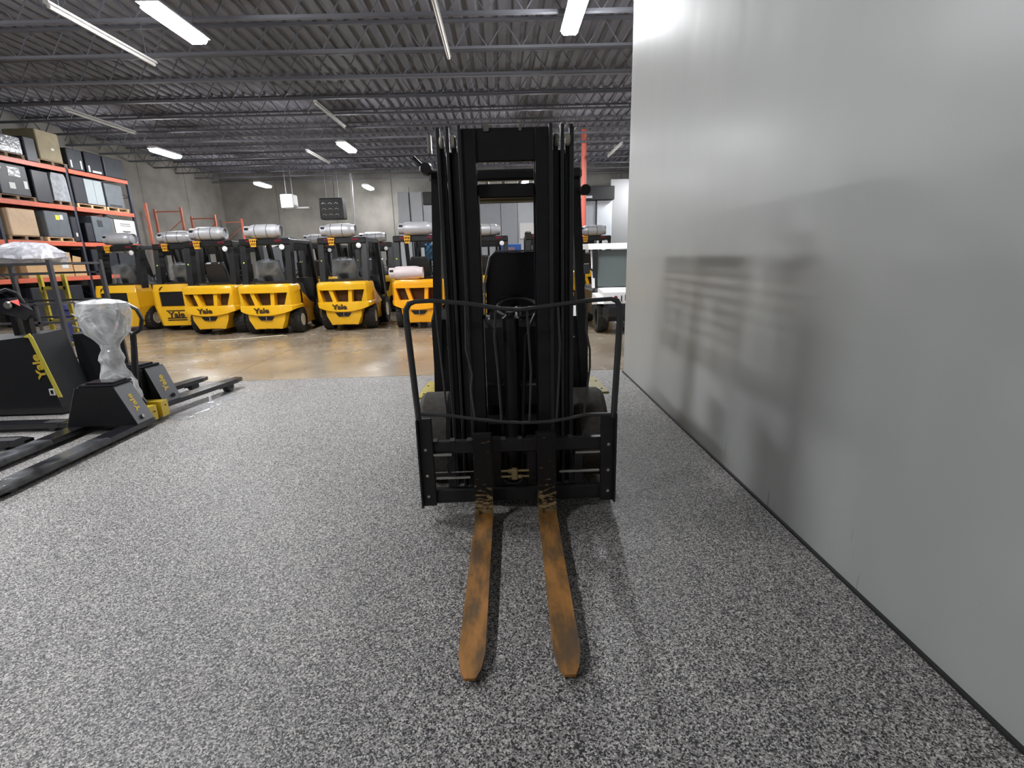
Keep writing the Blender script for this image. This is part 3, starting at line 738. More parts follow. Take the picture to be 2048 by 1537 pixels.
# ---------------------------------------------------------------- pallet rack on the left with its load
RX = -13.5
ZB = [1.37, 2.42, 3.51, 4.64]
rack = thing('pallet_rack', 'tall loaded pallet rack with orange beams and dark uprights at the left wall', 'rack', (RX, 17, 0))
RO = (RX, 17, 0)
UY = [11.9, 14.45, 17.05, 19.72]
for yy in UY:
    for xx in (RX - .04, RX - 1.12):
        MB(RO).box(xx - .04, xx + .04, yy - .045, yy + .045, 0, 4.72 if yy < 19 else 4.7, .004).build('upright', NAVY, rack)
    mb = MB(RO); z = .2
    while z < 4.3:
        mb.tube([(RX - .04, yy, z), (RX - 1.12, yy, z + .55)], .014, 4); z += .55
        mb.tube([(RX - 1.12, yy, z), (RX - .04, yy, z + .0)], .014, 4)
    mb.build('bracing', NAVY, rack, smooth=False)
for i in range(3):
    for z in ZB:
        for xx in (RX, RX - 1.14):
            MB(RO).box(xx - .03, xx + .03, UY[i] + .05, UY[i + 1] - .05, z - .13, z, .006).build('beam', ORANGE, rack)
    for z in ZB:
        for k in range(2):
            y0 = UY[i] + .12 + k * 1.25
            MB(RO).box(RX - 1.1, RX - .03, y0, y0 + 1.1, z - .02, z - .006).build('deck_board', DGREY, rack, smooth=False)

def pallet(xf, y0, y1, z, label, m=WOOD, depth=1.0):
    O = (xf - depth / 2, (y0 + y1) / 2, z)
    t = thing('pallet', label, 'pallet', O, 0, 'wooden pallets on the loaded rack')
    for k in range(3):
        yy = y0 + (y1 - y0 - .09) * k / 2
        MB(O).box(xf - depth, xf - .01, yy, yy + .09, z + .018, z + .108).build('stringer', m, t, smooth=False)
    for k in range(5):
        xx = xf - depth + (depth - .1) * k / 4
        MB(O).box(xx, xx + .1, y0, y1, z + .108, z + .126).build('top_board', m, t, smooth=False)
    for k in range(3):
        xx = xf - depth + (depth - .1) * k / 2
        MB(O).box(xx, xx + .1, y0, y1, z, z + .018).build('bottom_board', m, t, smooth=False)
    return t
def crate(y0, y1, z0, z1, m, label, cat='crate', name='crate', depth=.95, xf=RX + .02, extras=(), c=.02, taper=0):
    O = (xf - depth / 2, (y0 + y1) / 2, z0)
    t = thing(name, label, cat, O, 0, 'goods stored on the loaded rack')
    if taper:
        MB(O).hull([(x, y_, z) for x in (xf - depth, xf) for y_, z in ((y0, z0), (y1, z0), (y0 + taper, z1), (y1 - taper, z1), (y0 + taper * .3, z1 - .12), (y1 - taper * .3, z1 - .12))]).build('body', m, t)
    else: MB(O).box(xf - depth, xf, y0, y1, z0, z1, c).build('body', m, t)
    for nm, (a0, a1, b0, b1), mm in extras:
        ya, yb = y0 + (y1 - y0) * a0, y0 + (y1 - y0) * a1; za, zb = z0 + (z1 - z0) * b0, z0 + (z1 - z0) * b1
        MB(O).box(xf - .002, xf + .008, ya, yb, za, zb, .002).build(nm, mm, t, smooth=False)
    return t
PZ = .126
# top level
z = ZB[3]
pallet(RX, 14.6, 15.7, z, 'dark pallet at the left end of the rack top', WOODD)
crate(14.65, 15.65, z + PZ, 5.22, FILM, 'grey film-wrapped load at the left end of the rack top', 'wrapped load', 'wrapped_load')
crate(15.75, 16.12, z, 5.3, BOXD, 'narrow dark crate left of the tall tan carton on the rack top')
pallet(RX, 16.1, 17.15, z, 'pallet under the tall tan carton on the rack top', WOODD)
crate(16.2, 17.0, z + PZ, 5.60, CARDD, 'tall dusty tan carton standing on top of the rack', 'carton', 'carton', extras=[('label', (.55, .68, .38, .45), PAPER)])
crate(17.2, 17.8, z + .01, 5.28, BOXD, 'dark crate with two pale straps on top right of the tan carton', extras=[('strap', (.1, .2, .1, .45), PAPER), ('strap', (.75, .85, .1, .5), PAPER)])
crate(17.9, 18.6, z + .01, 5.3, BOXN, 'dark crate with bright corner strips on the rack top', extras=[('strap', (.08, .18, .05, .35), PAPER), ('strap', (.3, .85, .05, .15), PAPER)])
crate(18.7, 19.6, z + .01, 5.30, BOXD, 'low dark crate at the right end of the rack top')
# second level from top
z = ZB[2]
pallet(RX, 14.6, 15.75, z, 'dark pallet under the labelled dark crate below the top beam', WOODD)
crate(14.7, 15.6, z + PZ, 4.46, BOXD, 'dark crate with several white papers left on the upper shelf', extras=[('paper', (.05, .15, .8, .95), PAPER), ('paper', (.3, .5, .2, .4), PAPER), ('paper', (.8, .93, .25, .5), PAPER), ('paper', (.35, .75, .6, .9), FILM)])
crate(15.75, 16.3, z + .02, 4.42, BOXN, 'big black crate in the middle of the upper left shelf')
pallet(RX, 16.15, 17.0, z, 'dark pallet with debris under the silver wrapped load', WOODD)
crate(16.35, 16.95, z + PZ, 4.44, FILM, 'shiny silver film-wrapped load beside the middle upright', 'wrapped load', 'wrapped_load', taper=.08)
pallet(RX, 17.2, 18.4, z, 'pale pallet under the pale-fronted crate on the upper right shelf')
crate(17.15, 18.4, z + PZ, 4.46, BOXN, 'black crate with pale grey front panel on the upper right shelf', extras=[('front_panel', (.38, .68, .03, .96), BOXL), ('front_panel', (.69, .97, .03, .96), BOXL)])
pallet(RX, 18.45, 19.5, z, 'pale pallet at the right end of the upper shelf')
crate(18.5, 19.3, z + PZ, 4.42, BOXG, 'grey crate with print at its foot right on the upper shelf', extras=[('print', (.1, .8, .05, .12), BOXD)])
# third level
z = ZB[1]
pallet(RX, 14.6, 15.65, z, 'pallet under the film-wrapped tan carton', WOODD)
crate(14.7, 15.55, z + PZ, 3.28, CARDW, 'film-wrapped tan carton left on the middle shelf', 'carton', 'carton')
pallet(RX, 15.8, 16.8, z, 'pale pallet under the grey crate with yellow label')
crate(15.85, 16.7, z + PZ, 3.3, BOXG, 'dark grey crate with yellow and white label on the middle shelf', extras=[('label', (.42, .58, .68, .86), YLAB), ('label', (.6, .74, .7, .88), PAPER)])
crate(16.75, 16.98, z + .02, 3.2, BOXN, 'narrow black parcel against the middle upright', extras=[('label', (.4, .7, .2, .35), PAPER)])
crate(17.3, 17.58, z + .02, 3.05, BOXN, 'narrow black crate right of the middle upright')
crate(17.62, 18.45, z + .02, 3.28, BOXG, 'plain grey crate on the middle right shelf', extras=[('print', (.25, .5, .6, .85), BOXD), ('print', (.6, .8, .1, .2), BOXD)])
crate(18.55, 19.62, z + .02, 3.24, PAPER, 'white printed carton at the right end of the middle shelf', 'carton', 'carton', extras=[('print', (.3, .75, .82, .84), BOXG), ('print', (.3, .75, .74, .76), BOXG), ('print', (.35, .7, .48, .53), BOXG), ('print', (.48, .56, .2, .36), BOXG), ('edge_strip', (.0, .03, .0, 1), BOXD)])
# lower level
z = ZB[0]
crate(14.85, 15.6, z, 2.2, CARD, 'plain brown carton behind the plastic bundle on the low shelf', 'carton', 'carton', c=.004)
crate(15.64, 16.42, z, 2.1, CARD, 'brown carton with yellow strip and white sheet on the low shelf', 'carton', 'carton', c=.004, extras=[('label', (.08, .4, .82, .94), YLAB), ('sheet', (.5, .8, .35, .72), PAPER), ('crease', (.1, .45, .6, .61), CARDD), ('crease', (.1, .45, .45, .46), CARDD)])
t = crate(16.46, 16.92, z, 1.72, CARD, 'small open carton with raised flap at the low shelf end', 'carton', 'carton', c=.004)
MB((RX + .02 - .475, 16.69, z)).hull([(RX + .02, 16.45, 1.74), (RX + .02, 16.75, 1.74), (RX + .03, 16.5, 2.0), (RX + .03, 16.8, 1.95), (RX, 16.45, 1.74), (RX, 16.75, 1.74), (RX + .01, 16.5, 2.0), (RX + .01, 16.8, 1.95)]).build('flap', CARD, t)
crate(17.3, 18.4, z, 2.2, BOXN, 'dark crate in shadow on the low right shelf')
crate(18.5, 19.5, z, 2.1, BOXD, 'second dark crate in shadow on the low right shelf')
crate(14.8, 16.6, 0, 1.1, BOXN, 'long dark crate on the floor under the rack')
crate(17.3, 19.3, 0, 1.0, BOXN, 'dark crate on the floor under the right rack bay')

# free-standing empty upright frames
for k, (yy, h, l) in enumerate(((22.6, 3.95, 'nearest to the loaded rack'), (25.15, 3.85, 'in the middle of three'), (27.7, 3.85, 'farthest from the loaded rack'))):
    t = thing('upright_frame', 'empty rusty orange rack frame at the left wall, ' + l, 'rack frame', (-14.05, yy, 0), 0, 'empty rack frames at the left wall')
    O = (-14.05, yy, 0)
    MB(O).box(-14.64, -14.56, yy - .04, yy + .04, 0, h, .004).build('upright', ORANGED if k < 2 else JOIST, t)
    MB(O).box(-13.54, -13.46, yy - .04, yy + .04, 0, h + .05, .004).build('upright', ORANGED if k < 2 else REDP, t)
    mb = MB(O); z = .3; s = 0
    mb.box(-14.6, -13.5, yy - .015, yy + .015, h - .14, h - .09)
    while z < h - .9:
        a, b_ = (-14.6, -13.5) if s else (-13.5, -14.6)
        mb.tube([(a, yy, z), (b_, yy, z + .8)], .018, 4); z += .8; s = 1 - s
    mb.build('brace', ORANGED, t, smooth=False)
tag(MB().box(-13.4, -13.3, 20.15, 20.23, 0, 3.92, .004).build('loose_upright', ORANGED), 'tall rusty post standing just past the loaded rack end', 'post')
tag(MB().box(-14.3, -14.2, 20.4, 20.48, 0, 3.3, .004).build('loose_upright', ORANGED), 'shorter rusty post behind the tall one by the rack end', 'post')
t = thing('parts_bin', 'pile of pale wrapped parts on a grey cabinet past the empty frames', 'cabinet', (-8.9, 21, 0))
MB((-8.9, 21, 0)).box(-9.6, -8.3, 21, 21.8, 0, 2.2, .02).build('body', MIDG, t)
MB((-8.9, 21, 0)).box(-8.9, -8.4, 21.1, 21.6, 2.2, 2.6, .03).build('parcel', BOXG, t)
MB((-8.9, 21, 0)).hull([(-9.6 + random.random() * .9, 21.1 + random.random() * .5, 2.2 + random.random() * .25) for _ in range(24)]).build('parcel', PAPER, t)

# ---------------------------------------------------------------- pallet jacks in the left foreground
def pallet_jack(O, rz, label, fz, L, tiller='bare'):
    t = thing('pallet_jack', label, 'pallet jack', O, rz, 'black walk-behind pallet jacks on the grey floor')
    # A-shaped load frame with sloped cheeks
    MB().hull([(sx * a, yy, z) for sx in (-1, 1) for a, z in ((.345, .085 + fz), (.185, .475 + fz)) for yy in (-.14, .09)]).build('load_frame', BLKJ, t)
    for s in (-1, 1):
        n = Vector((s * .925, 0, .38)).normalized()
        c0 = Vector((s * .345, 0, .085 + fz)); c1 = Vector((s * .185, 0, .475 + fz))
        pts = []
        for c_ in (c0 + (c1 - c0) * .02, c1 - (c1 - c0) * .02):
            for yy in (-.14, .092):
                for d in (.0, .006): pts.append(tuple(c_ + n * d + Vector((0, yy, 0))))
        pl = MB().hull(pts).build('cheek_plate', MIDG, t)
        d = (c1 - c0).normalized(); mid = c0 + (c1 - c0) * .52 + n * .0075
        lettering('Yale', .082, tuple(mid - Vector((0, .02, 0))), tuple(d), tuple(n), INKY, pl, sx=1.3)
        bc = c0 + (c1 - c0) * .14 + n * .01
        MB().tube([tuple(bc), tuple(bc + n * .02)], .022, 10).build('pivot_bolt', BLKG, pl)
    # forks
    for s in (-1, 1):
        xa, xb = s * .185, s * .345
        x0, x1 = min(xa, xb), max(xa, xb)
        f = MB()
        f.hull([(x, yy, z) for x in (x0, x1) for yy, z in ((-.16, fz + .035), (-.16, fz + .085), (L - .12, fz + .035), (L - .12, fz + .085))])
        f.hull([(x, yy, z) for x, yy in ((x0, L - .13), (x1, L - .13), (x0 + .03, L), (x1 - .03, L)) for z in (fz + .035, fz + .082)])
        fk = f.build('fork', BLKG, t)
        MB().box(x0 + .035, x1 - .035, L - .30, L - .10, fz + .08, fz + .0865).build('roller_opening', BASEB, fk)
        r_ = .04
        wz = r_
        MB().lathe([(-.05, r_), (.05, r_)], ((x0 + x1) / 2, L - .22, wz), 'x', 16).build('load_roller', MIDG, fk)
        if fz > .02: MB().box((x0 + x1) / 2 - .06, (x0 + x1) / 2 - .05, L - .30, L - .18, wz, fz + .05).box((x0 + x1) / 2 + .05, (x0 + x1) / 2 + .06, L - .30, L - .18, wz, fz + .05).build('roller_bracket', BLK, fk)
    MB().box(-.19, .19, -.16, .0, fz + .03, fz + .11).build('cross_plate', BLK, t)
    # battery cap and drive unit
    MB().box(-.17, .17, -.2, .08, .475 + fz, .50 + fz, .01).box(-.15, .12, -.16, .04, .50 + fz, .515 + fz, .005).build('battery_cover', BLKG, t)
    MB().box(-.17, .17, -.20, -.13, .12, .47 + fz, .01).build('drive_housing', BLK, t)
    MB().lathe([(-.045, .09), (.045, .09)], (0, -.30, .09), 'x', 18).build('drive_wheel', RUB, t)
    return t

# nearest jack: forks towards the camera
A0 = (-3.99, 4.86, 0)
ja = pallet_jack(A0, R(180), 'nearest pallet jack with plastic-wrapped tiller and long forks toward the viewer', .0, 1.60)
fd = MB().hull([(x, yy, z) for x in (-.30, .30) for yy in (-.16, -.27) for z in (.035, .19)]).hull([(x, yy, z) for x in (-.26, .26) for yy in (-.26, -.34) for z in (.04, .17)]).hull([(x, yy, z) for x in (-.31, .31) for yy in (-.33, -.44) for z in (.035, .2)]).build('drive_fender', mat('fender_yellow', (.62, .44, .03), .3, coat=.4), ja)
MB().tube([(-.305, -.22, .13), (-.318, -.22, .13)], .008, 6).tube([(-.31, -.39, .15), (-.318, -.39, .15)], .008, 6).build('fender_bolt', BLK, fd)
# tiller of the nearest jack in its plastic sleeve
def W2J(p): return (-(p[0] - A0[0]), -(p[1] - A0[1]), p[2])
til = MB().tube([W2J(p) for p in ((-3.80, 5.12, .20), (-3.93, 5.10, .45), (-3.99, 5.08, .65), (-3.985, 5.08, .86))], [.04, .036, .03, .03], 8)
til.tube([W2J(p) for p in ((-3.985, 5.08, .84), (-3.86, 5.08, 1.0), (-3.80, 5.08, 1.12), (-3.86, 5.08, 1.2), (-4.11, 5.08, 1.2), (-4.17, 5.08, 1.12), (-4.11, 5.08, 1.0))], .017, 8, True)
til.hull([W2J((-3.985 + a, 5.06 + b_, c_)) for a, b_, c_ in ((-.13, 0, 1.2), (.13, 0, 1.2), (-.14, .05, 1.18), (.14, .05, 1.18), (-.10, 0, 1.07), (.10, 0, 1.07), (-.04, 0, .98), (.04, 0, .98), (-.04, .05, .96), (.04, .05, .96))])
tl = til.build('tiller', BLK, ja)
rings = [(1.300, -3.975, .06), (1.285, -3.97, .17), (1.262, -3.975, .245), (1.20, -3.982, .262), (1.13, -3.985, .268), (1.04, -3.985, .245), (.96, -3.984, .20), (.90, -3.982, .145), (.845, -3.982, .098), (.80, -3.984, .086), (.74, -3.990, .112), (.70, -3.993, .122), (.655, -3.998, .10), (.60, -4.0, .115), (.55, -4.0, .135), (.50, -4.0, .155), (.455, -3.99, .165), (.40, -3.94, .135), (.34, -3.90, .115), (.29, -3.86, .09), (.25, -3.835, .04)]
mb = MB(); vs = []; NN = 40
for zz, cx, w_ in rings:
    dep = min(w_ * .5, .11) if zz > .82 else w_ * .75
    for k in range(NN):
        a = 2 * math.pi * k / NN
        rr = 1 + .07 * math.sin(5 * a + zz * 11) + .05 * math.sin(11 * a - zz * 23) + .03 * math.sin(zz * 60) + random.uniform(-.035, .035)
        vs.append(W2J((cx + math.cos(a) * w_ * .96 * rr, 5.08 + math.sin(a) * dep * rr, zz + random.uniform(-.004, .004))))
fs = [tuple(range(NN))] + [(i * NN + k, (i + 1) * NN + k, (i + 1) * NN + (k + 1) % NN, i * NN + (k + 1) % NN) for i in range(len(rings) - 1) for k in range(NN)]
mb.add(vs, fs)
# two ears of loose film at the top corners and a loose skirt
mb.hull([W2J(p) for p in ((-4.18, 5.08, 1.27), (-4.235, 5.07, 1.295), (-4.21, 5.09, 1.22), (-4.12, 5.1, 1.25), (-4.12, 5.06, 1.28))])
mb.hull([W2J(p) for p in ((-4.25, 5.08, 1.16), (-4.29, 5.07, 1.17), (-4.22, 5.09, 1.08), (-4.20, 5.1, 1.15))])
mb.build('plastic_sleeve', WRAP, ja)
fw = MB().box(.18, .35, .45, 1.61, .034, .0895, .012).build('film_wrap', plastic_mat('thin_fork_film', .05, (.5, .52, .55), .10, 4), ja)
fw2 = MB().box(-.35, -.18, .45, 1.61, .034, .0895, .012).build('film_wrap', bpy.data.materials['thin_fork_film'], ja)

B0 = (-4.06, 5.55, 0)
jb = pallet_jack(B0, R(-12), 'second pallet jack with forks pointing away toward the brown concrete', .055, 1.12)
tb = MB().tube([(.06, -.22, .15), (.18, -.26, .45), (.25, -.26, .80), (.27, -.26, .93)], [.04, .036, .03, .03], 8)
tb.tube([(.27, -.26, .92), (.38, -.26, .98), (.42, -.26, 1.08), (.38, -.26, 1.18), (.29, -.26, 1.23), (.16, -.26, 1.18), (.13, -.26, 1.08), (.17, -.26, .98)], .02, 8, True)
tb.build('tiller', BLK, jb)
MB().box(-.12, .12, -.24, -.15, .05, .30, .02).build('hydraulic_block', BLK, jb)

FSHADE = plastic_mat('fork_shadow_sheet', .30, (.55, .56, .57), .12, 3)  # clear sheet standing in for the raised fork's shadow and reflection on the floor
tag(MB().hull([(x, y_, z) for x, y_ in ((-3.70, 5.25), (-3.44, 5.15), (-3.50, 6.45), (-3.30, 6.40)) for z in (.001, .004)]).build('fork_shadow_strip', FSHADE), 'narrow clear sheet painting the shadow and reflection of a raised fork on the grey floor', 'painted shadow')
t = thing('bottle_cap', 'small white peg standing on the painted shadow strip under the fork', 'peg', (-3.52, 5.80, .004))
MB().lathe([(0, .035), (.01, .035), (.015, .016), (.085, .014)], (0, 0, 0), 'z', 12).build('peg', WHITE, t)

# fork pair of a third jack, lying across
D0 = (-5.95, 4.72, 0)
jd = pallet_jack(D0, R(-90), 'third pallet jack at the left edge with blunt forks pointing right', .0, 1.52)

# ---------------------------------------------------------------- big black walkie machine with yellow stripe
S0 = (-5.5, 5.6, 0)
t = thing('walkie_stacker', 'large black walk-behind truck with yellow stripe at the left edge', 'pallet truck', S0)
MB(S0).hull([(x, y_, z) for x, y_, z in ((-6.3, 5.5, .09), (-5.0, 5.5, .09), (-6.3, 5.5, .78), (-5.16, 5.5, .90), (-6.3, 5.95, .09), (-5.0, 5.95, .09), (-6.3, 5.95, .86), (-5.16, 5.95, .92))]).build('body', BLKJ, t)
MB(S0).hull([(x, y_, z) for x, z in ((-5.165, .905), (-5.12, .905), (-5.01, .21), (-4.965, .21)) for y_ in (5.49, 5.5)]).hull([(x, y_, z) for x, z in ((-5.22, .895), (-5.14, .935), (-5.12, .88)) for y_ in (5.488, 5.5)]).build('stripe', OLIVE, t)
lettering('Yale', .125, (-5.135 - S0[0], 5.494 - S0[1], .565), (-.12, 0, 1), (0, -1, 0), INKY, t, sx=1.25)
MB(S0).box(-5.09, -5.03, 5.488, 5.5, .235, .31).build('caution_label', PAPER, t)
MB(S0).box(-5.075, -5.045, 5.486, 5.489, .25, .295).build('caution_mark', BLK, t)
MB(S0).box(-6.2, -5.0, 5.5, 5.95, .02, .09).build('underframe', BASEB, t)
for x_ in (-5.46, -5.33): MB(S0).hull([(x_ + dx, 5.72 + dy, z) for dx in (-.035, .035) for dy in (-.03, .03) for z in (.85, 1.02)] + [(x_ - .03, 5.7, 1.3), (x_ + .03, 5.74, 1.3)]).build('control_post', BLK, t)
hd = MB(S0).hull([(-5.44 + math.cos(a) * .11, 5.68 + b_, 1.22 + math.sin(a) * .09) for a in [k * .7 for k in range(9)] for b_ in (-.05, .08)] + [(-5.2, 5.68, 1.16), (-5.22, 5.72, 1.10), (-5.3, 5.66, 1.06)]).build('control_head', BLKG, t)
MB(S0).lathe([(5.60, .045), (5.585, .035)], (-5.39, 0, 1.235), 'y', 16).build('key_switch', STEEL, hd)
MB(S0).hull([(-5.38, 5.62, 1.27), (-5.29, 5.62, 1.26), (-5.27, 5.61, 1.22), (-5.36, 5.60, 1.28), (-5.30, 5.64, 1.29)]).build('red_button', mat('red_paint', (.7, .08, .06), .4), hd)
MB(S0).tube([(-5.56, 5.68, 1.36), (-5.42, 5.66, 1.40), (-5.32, 5.66, 1.36), (-5.27, 5.66, 1.25)], .018, 6).build('handle_loop', BLK, hd)

# black power unit behind
S1 = (-4.65, 6.3, 0)
t = thing('power_unit', 'boxy black battery truck between striped truck and wrapped tiller', 'pallet truck', S1)
MB(S1).hull([(x, y_, z) for x, y_, z in ((-5.25, 6.15, .12), (-4.65, 6.15, .12), (-5.25, 6.15, .83), (-4.65, 6.15, .83), (-5.4, 6.8, .12), (-5.12, 6.8, .12), (-5.4, 6.8, .86), (-5.12, 6.8, .86))]).build('body', BLKJ, t)
MB(S1).tube([(-5.2, 6.13, .93), (-4.95, 6.12, .84), (-4.85, 6.12, .84), (-4.6, 6.13, .90)], .012, 6).build('top_rail', STEEL, t)
MB(S1).box(-5.1, -4.9, 6.3, 6.6, .85, .92, .01).build('charger', PAPER, t)
MB(S1).box(-4.88, -4.8, 6.25, 6.4, .86, .885).build('tag', mat('red_tag', (.7, .1, .06), .5), t)
MB(S1).box(-4.72, -4.5, 6.14, 6.2, .40, .415).build('seam', MIDG, t)
MB(S1).box(-5.2, -4.75, 6.2, 6.5, 0.0, .12).build('skid', BASEB, t)

# tall tubular cage with a bundle of plastic on top
K0 = (-6.6, 7.2, 0)
t = thing('tube_cage', 'tall dark tubular steel cage behind the striped truck', 'cage', K0)
def bar(p, q, w=.035, nm='rail', m=MIDG):
    MB(K0).tube([p, q], w * .7, 4).build(nm, m, t, smooth=False)
CG = mat('cage_dark_grey', (.045, .045, .05), .45)
for x_ in (-6.22, -7.6):
    for y_ in (7.2, 8.1): bar((x_, y_, 0), (x_, y_, 1.73), .05, 'post', CG)
for y_ in (7.2, 8.1):
    for z in (1.68, 1.545, 1.13, .87, .55, .2): bar((-7.6, y_, z), (-6.22, y_, z), .03, 'rail', CG)
for z in (1.68, 1.13, .87, .2): bar((-6.22, 7.2, z), (-6.22, 8.1, z), .03, 'rail', CG)
for x_ in (-6.55, -6.9): bar((x_, 7.2, .2), (x_, 7.2, 1.13), .03, 'rail', CG)
mb = MB(K0)
rgs = [(1.70, .40, .30), (1.76, .46, .36), (1.83, .44, .36), (1.90, .36, .3), (1.96, .24, .2), (1.985, .1, .1)]
vs = []
for zz, a_, b_ in rgs:
    for k in range(28):
        th = 2 * math.pi * k / 28; rr = 1 + random.uniform(-.09, .09)
        vs.append((-6.78 + math.cos(th) * a_ * rr - (zz - 1.7) * .1, 7.55 + math.sin(th) * b_ * rr, zz + random.uniform(-.012, .012)))
mb.add(vs, [tuple(range(28))[::-1], tuple(range(5 * 28, 6 * 28))] + [(i * 28 + k, i * 28 + (k + 1) % 28, (i + 1) * 28 + (k + 1) % 28, (i + 1) * 28 + k) for i in range(5) for k in range(28)])
tag(mb.build('plastic_bundle', plastic_mat('milky_plastic', .75, (.50, .50, .54), .2, 9)), 'crumpled milky plastic bundle on top of the tubular cage', 'plastic bundle')
bpy.data.objects['plastic_bundle'].location = K0
t = thing('yellow_ladder', 'dull yellow steel ladder frame behind the tubular cage', 'ladder', (-7.3, 8.4, 0))
O = (-7.3, 8.4, 0)
for x_ in (-7.46, -7.08): MB(O).hull([(x_ + dx, 8.4 + dy, z) for dx in (-.03, .03) for dy in (-.02, .02) for z in (0, 1.52)]).build('stile', YELD, t)
for z in (.35, .75, 1.28): MB(O).box(-7.46, -7.08, 8.38, 8.42, z, z + .05).build('rung', YELD, t)
tag(MB().hull([(-9.8 + math.cos(k) * .24, 11.6 + math.sin(k) * .2, .72 + z) for k in range(7) for z in (0, .1)]).box(-10.0, -9.6, 11.45, 11.75, 0, .72, .02).build('tarp_bin', mat('navy_tarp', (.03, .04, .14), .5)), 'dark bin under a navy tarp by the leftmost forklift', 'bin')

# ---------------------------------------------------------------- the big dark lift truck in the middle
T0 = (.04, 3.4, 0)
T = thing('lift_truck', 'large black forklift facing the camera with rusty forks in the centre', 'forklift', T0)
def P(name, m, parent=None, smooth=True):
    class _B(MB): pass
    b_ = MB(T0); b_._n = name; b_._m = m; b_._p = parent if parent is not None else T
    b_.done = lambda: b_.build(b_._n, b_._m, b_._p, smooth)
    return b_
RODM = mat('backrest_grey', (.05, .05, .052), .35, metal=.2)
MAST = mat('mast_black', (.010, .010, .0115), .36, noise=.3, nscale=9)
MASTG = mat('mast_grey_edge', (.022, .023, .025), .42)
# forks
for xh, xt in ((-.155, -.172), (.236, .214)):
    w_ = .055
    def fx(y_): return xh + (xt - xh) * (2.86 - y_) / (2.86 - 1.57)
    prof = [(2.86, .105, .060), (2.80, .066, .045), (2.6, .062, .036), (2.2, .056, .030), (1.9, .050, .026), (1.70, .044, .024)]
    vs = []
    for y_, zt, zb in prof:
        c_ = fx(y_); zb = .022
        vs += [(c_ - w_, y_, zb), (c_ + w_, y_, zb), (c_ + w_, y_, zt), (c_ - w_, y_, zt)]
    for y_, ww, zt in ((1.62, .040, .038), (1.585, .022, .034)):
        c_ = fx(y_); vs += [(c_ - ww, y_, .022), (c_ + ww, y_, .022), (c_ + ww, y_, zt), (c_ - ww, y_, zt)]
    nseg = len(vs) // 4
    fs = [(0, 1, 2, 3), tuple(range(4 * (nseg - 1), 4 * nseg))[::-1]]
    for i in range(nseg - 1):
        for k in range(4): fs.append((i * 4 + k, (i + 1) * 4 + k, (i + 1) * 4 + (k + 1) % 4, i * 4 + (k + 1) % 4))
    fk = MB(T0).add(vs, fs).build('fork', RUST, T, smooth=False)
    bmq = bmesh.new(); bmq.from_mesh(fk.data); bmesh.ops.recalc_face_normals(bmq, faces=bmq.faces); bmq.to_mesh(fk.data); bmq.free()
    sh = MB(T0)
    sh.hull([(xh + dx, y_, z) for dx in (-.055, .055) for y_, z in ((2.835, .13), (2.835, .548), (2.85, .565), (2.885, .565), (2.885, .022), (2.80, .05), (2.83, .09), (2.80, .022))])
    sh.build('shank', SHANK, fk, smooth=False)
    kn = MB(T0)
    for dx in (-.044, .044): kn.hull([(xh + dx + a, 2.79 + b_, .06 + c_) for a in (-.011, .011) for b_ in (-.015, .03) for c_ in (0, .035)])
    kn.build('heel_lug', BRASS, fk)
    MB(T0).box(xh - .062, xh + .062, 2.885, 2.90, .44, .56).build('fork_hook', BLK, fk)
# carriage
cg = MB(T0)
cg.box(-.50, .62, 2.90, 2.95, .425, .505, .006); cg.box(-.50, .62, 2.90, 2.95, .09, .185, .008)
cg.box(-.10, -.04, 2.93, 3.0, .1, .5, .004); cg.box(.12, .18, 2.93, 3.0, .1, .5, .004)
cg.box(-.38, -.33, 2.93, 2.97, .15, .45); cg.box(.42, .47, 2.93, 2.97, .15, .45)
cgo = cg.build('carriage', MAST, T)
for k in range(11):
    xx = -.46 + k * .105; MB(T0).box(xx, xx + .03, 2.897, 2.955, .488, .51).build('bar_notch', BASEB, cgo, smooth=False)
for nm, x0, x1, z, r_, m_ in (('shift_rod', -.459, -.344, .428, .011, STEEL), ('shift_rod', -.447, -.236, .272, .009, STEEL), ('shift_rod', -.455, -.21, .311, .004, STEEL), ('shift_rod', .42, .571, .415, .008, STEEL), ('shift_rod', .319, .567, .292, .009, STEEL), ('shift_rod', -.045, .129, .306, .008, BRASS), ('shift_rod', -.045, .129, .268, .008, BRASS)):
    MB(T0).tube([(x0, 2.885, z), (x1, 2.885, z)], r_, 10).build(nm, m_, cgo)
MB(T0).box(.02, .06, 2.865, 2.90, .25, .325, .006).tube([(.0, 2.88, .306), (.03, 2.88, .306)], .014, 8).tube([(.06, 2.88, .268), (.085, 2.88, .268)], .014, 8).build('hose_fitting', BRASS, cgo)
MB(T0).tube([(-.03, 2.88, .25), (.0, 2.86, .235), (.05, 2.86, .23), (.09, 2.88, .25)], .006, 6).tube([(-.34, 2.88, .42), (-.38, 2.87, .36), (-.36, 2.87, .30)], .006, 6).build('hose', BLK, cgo)
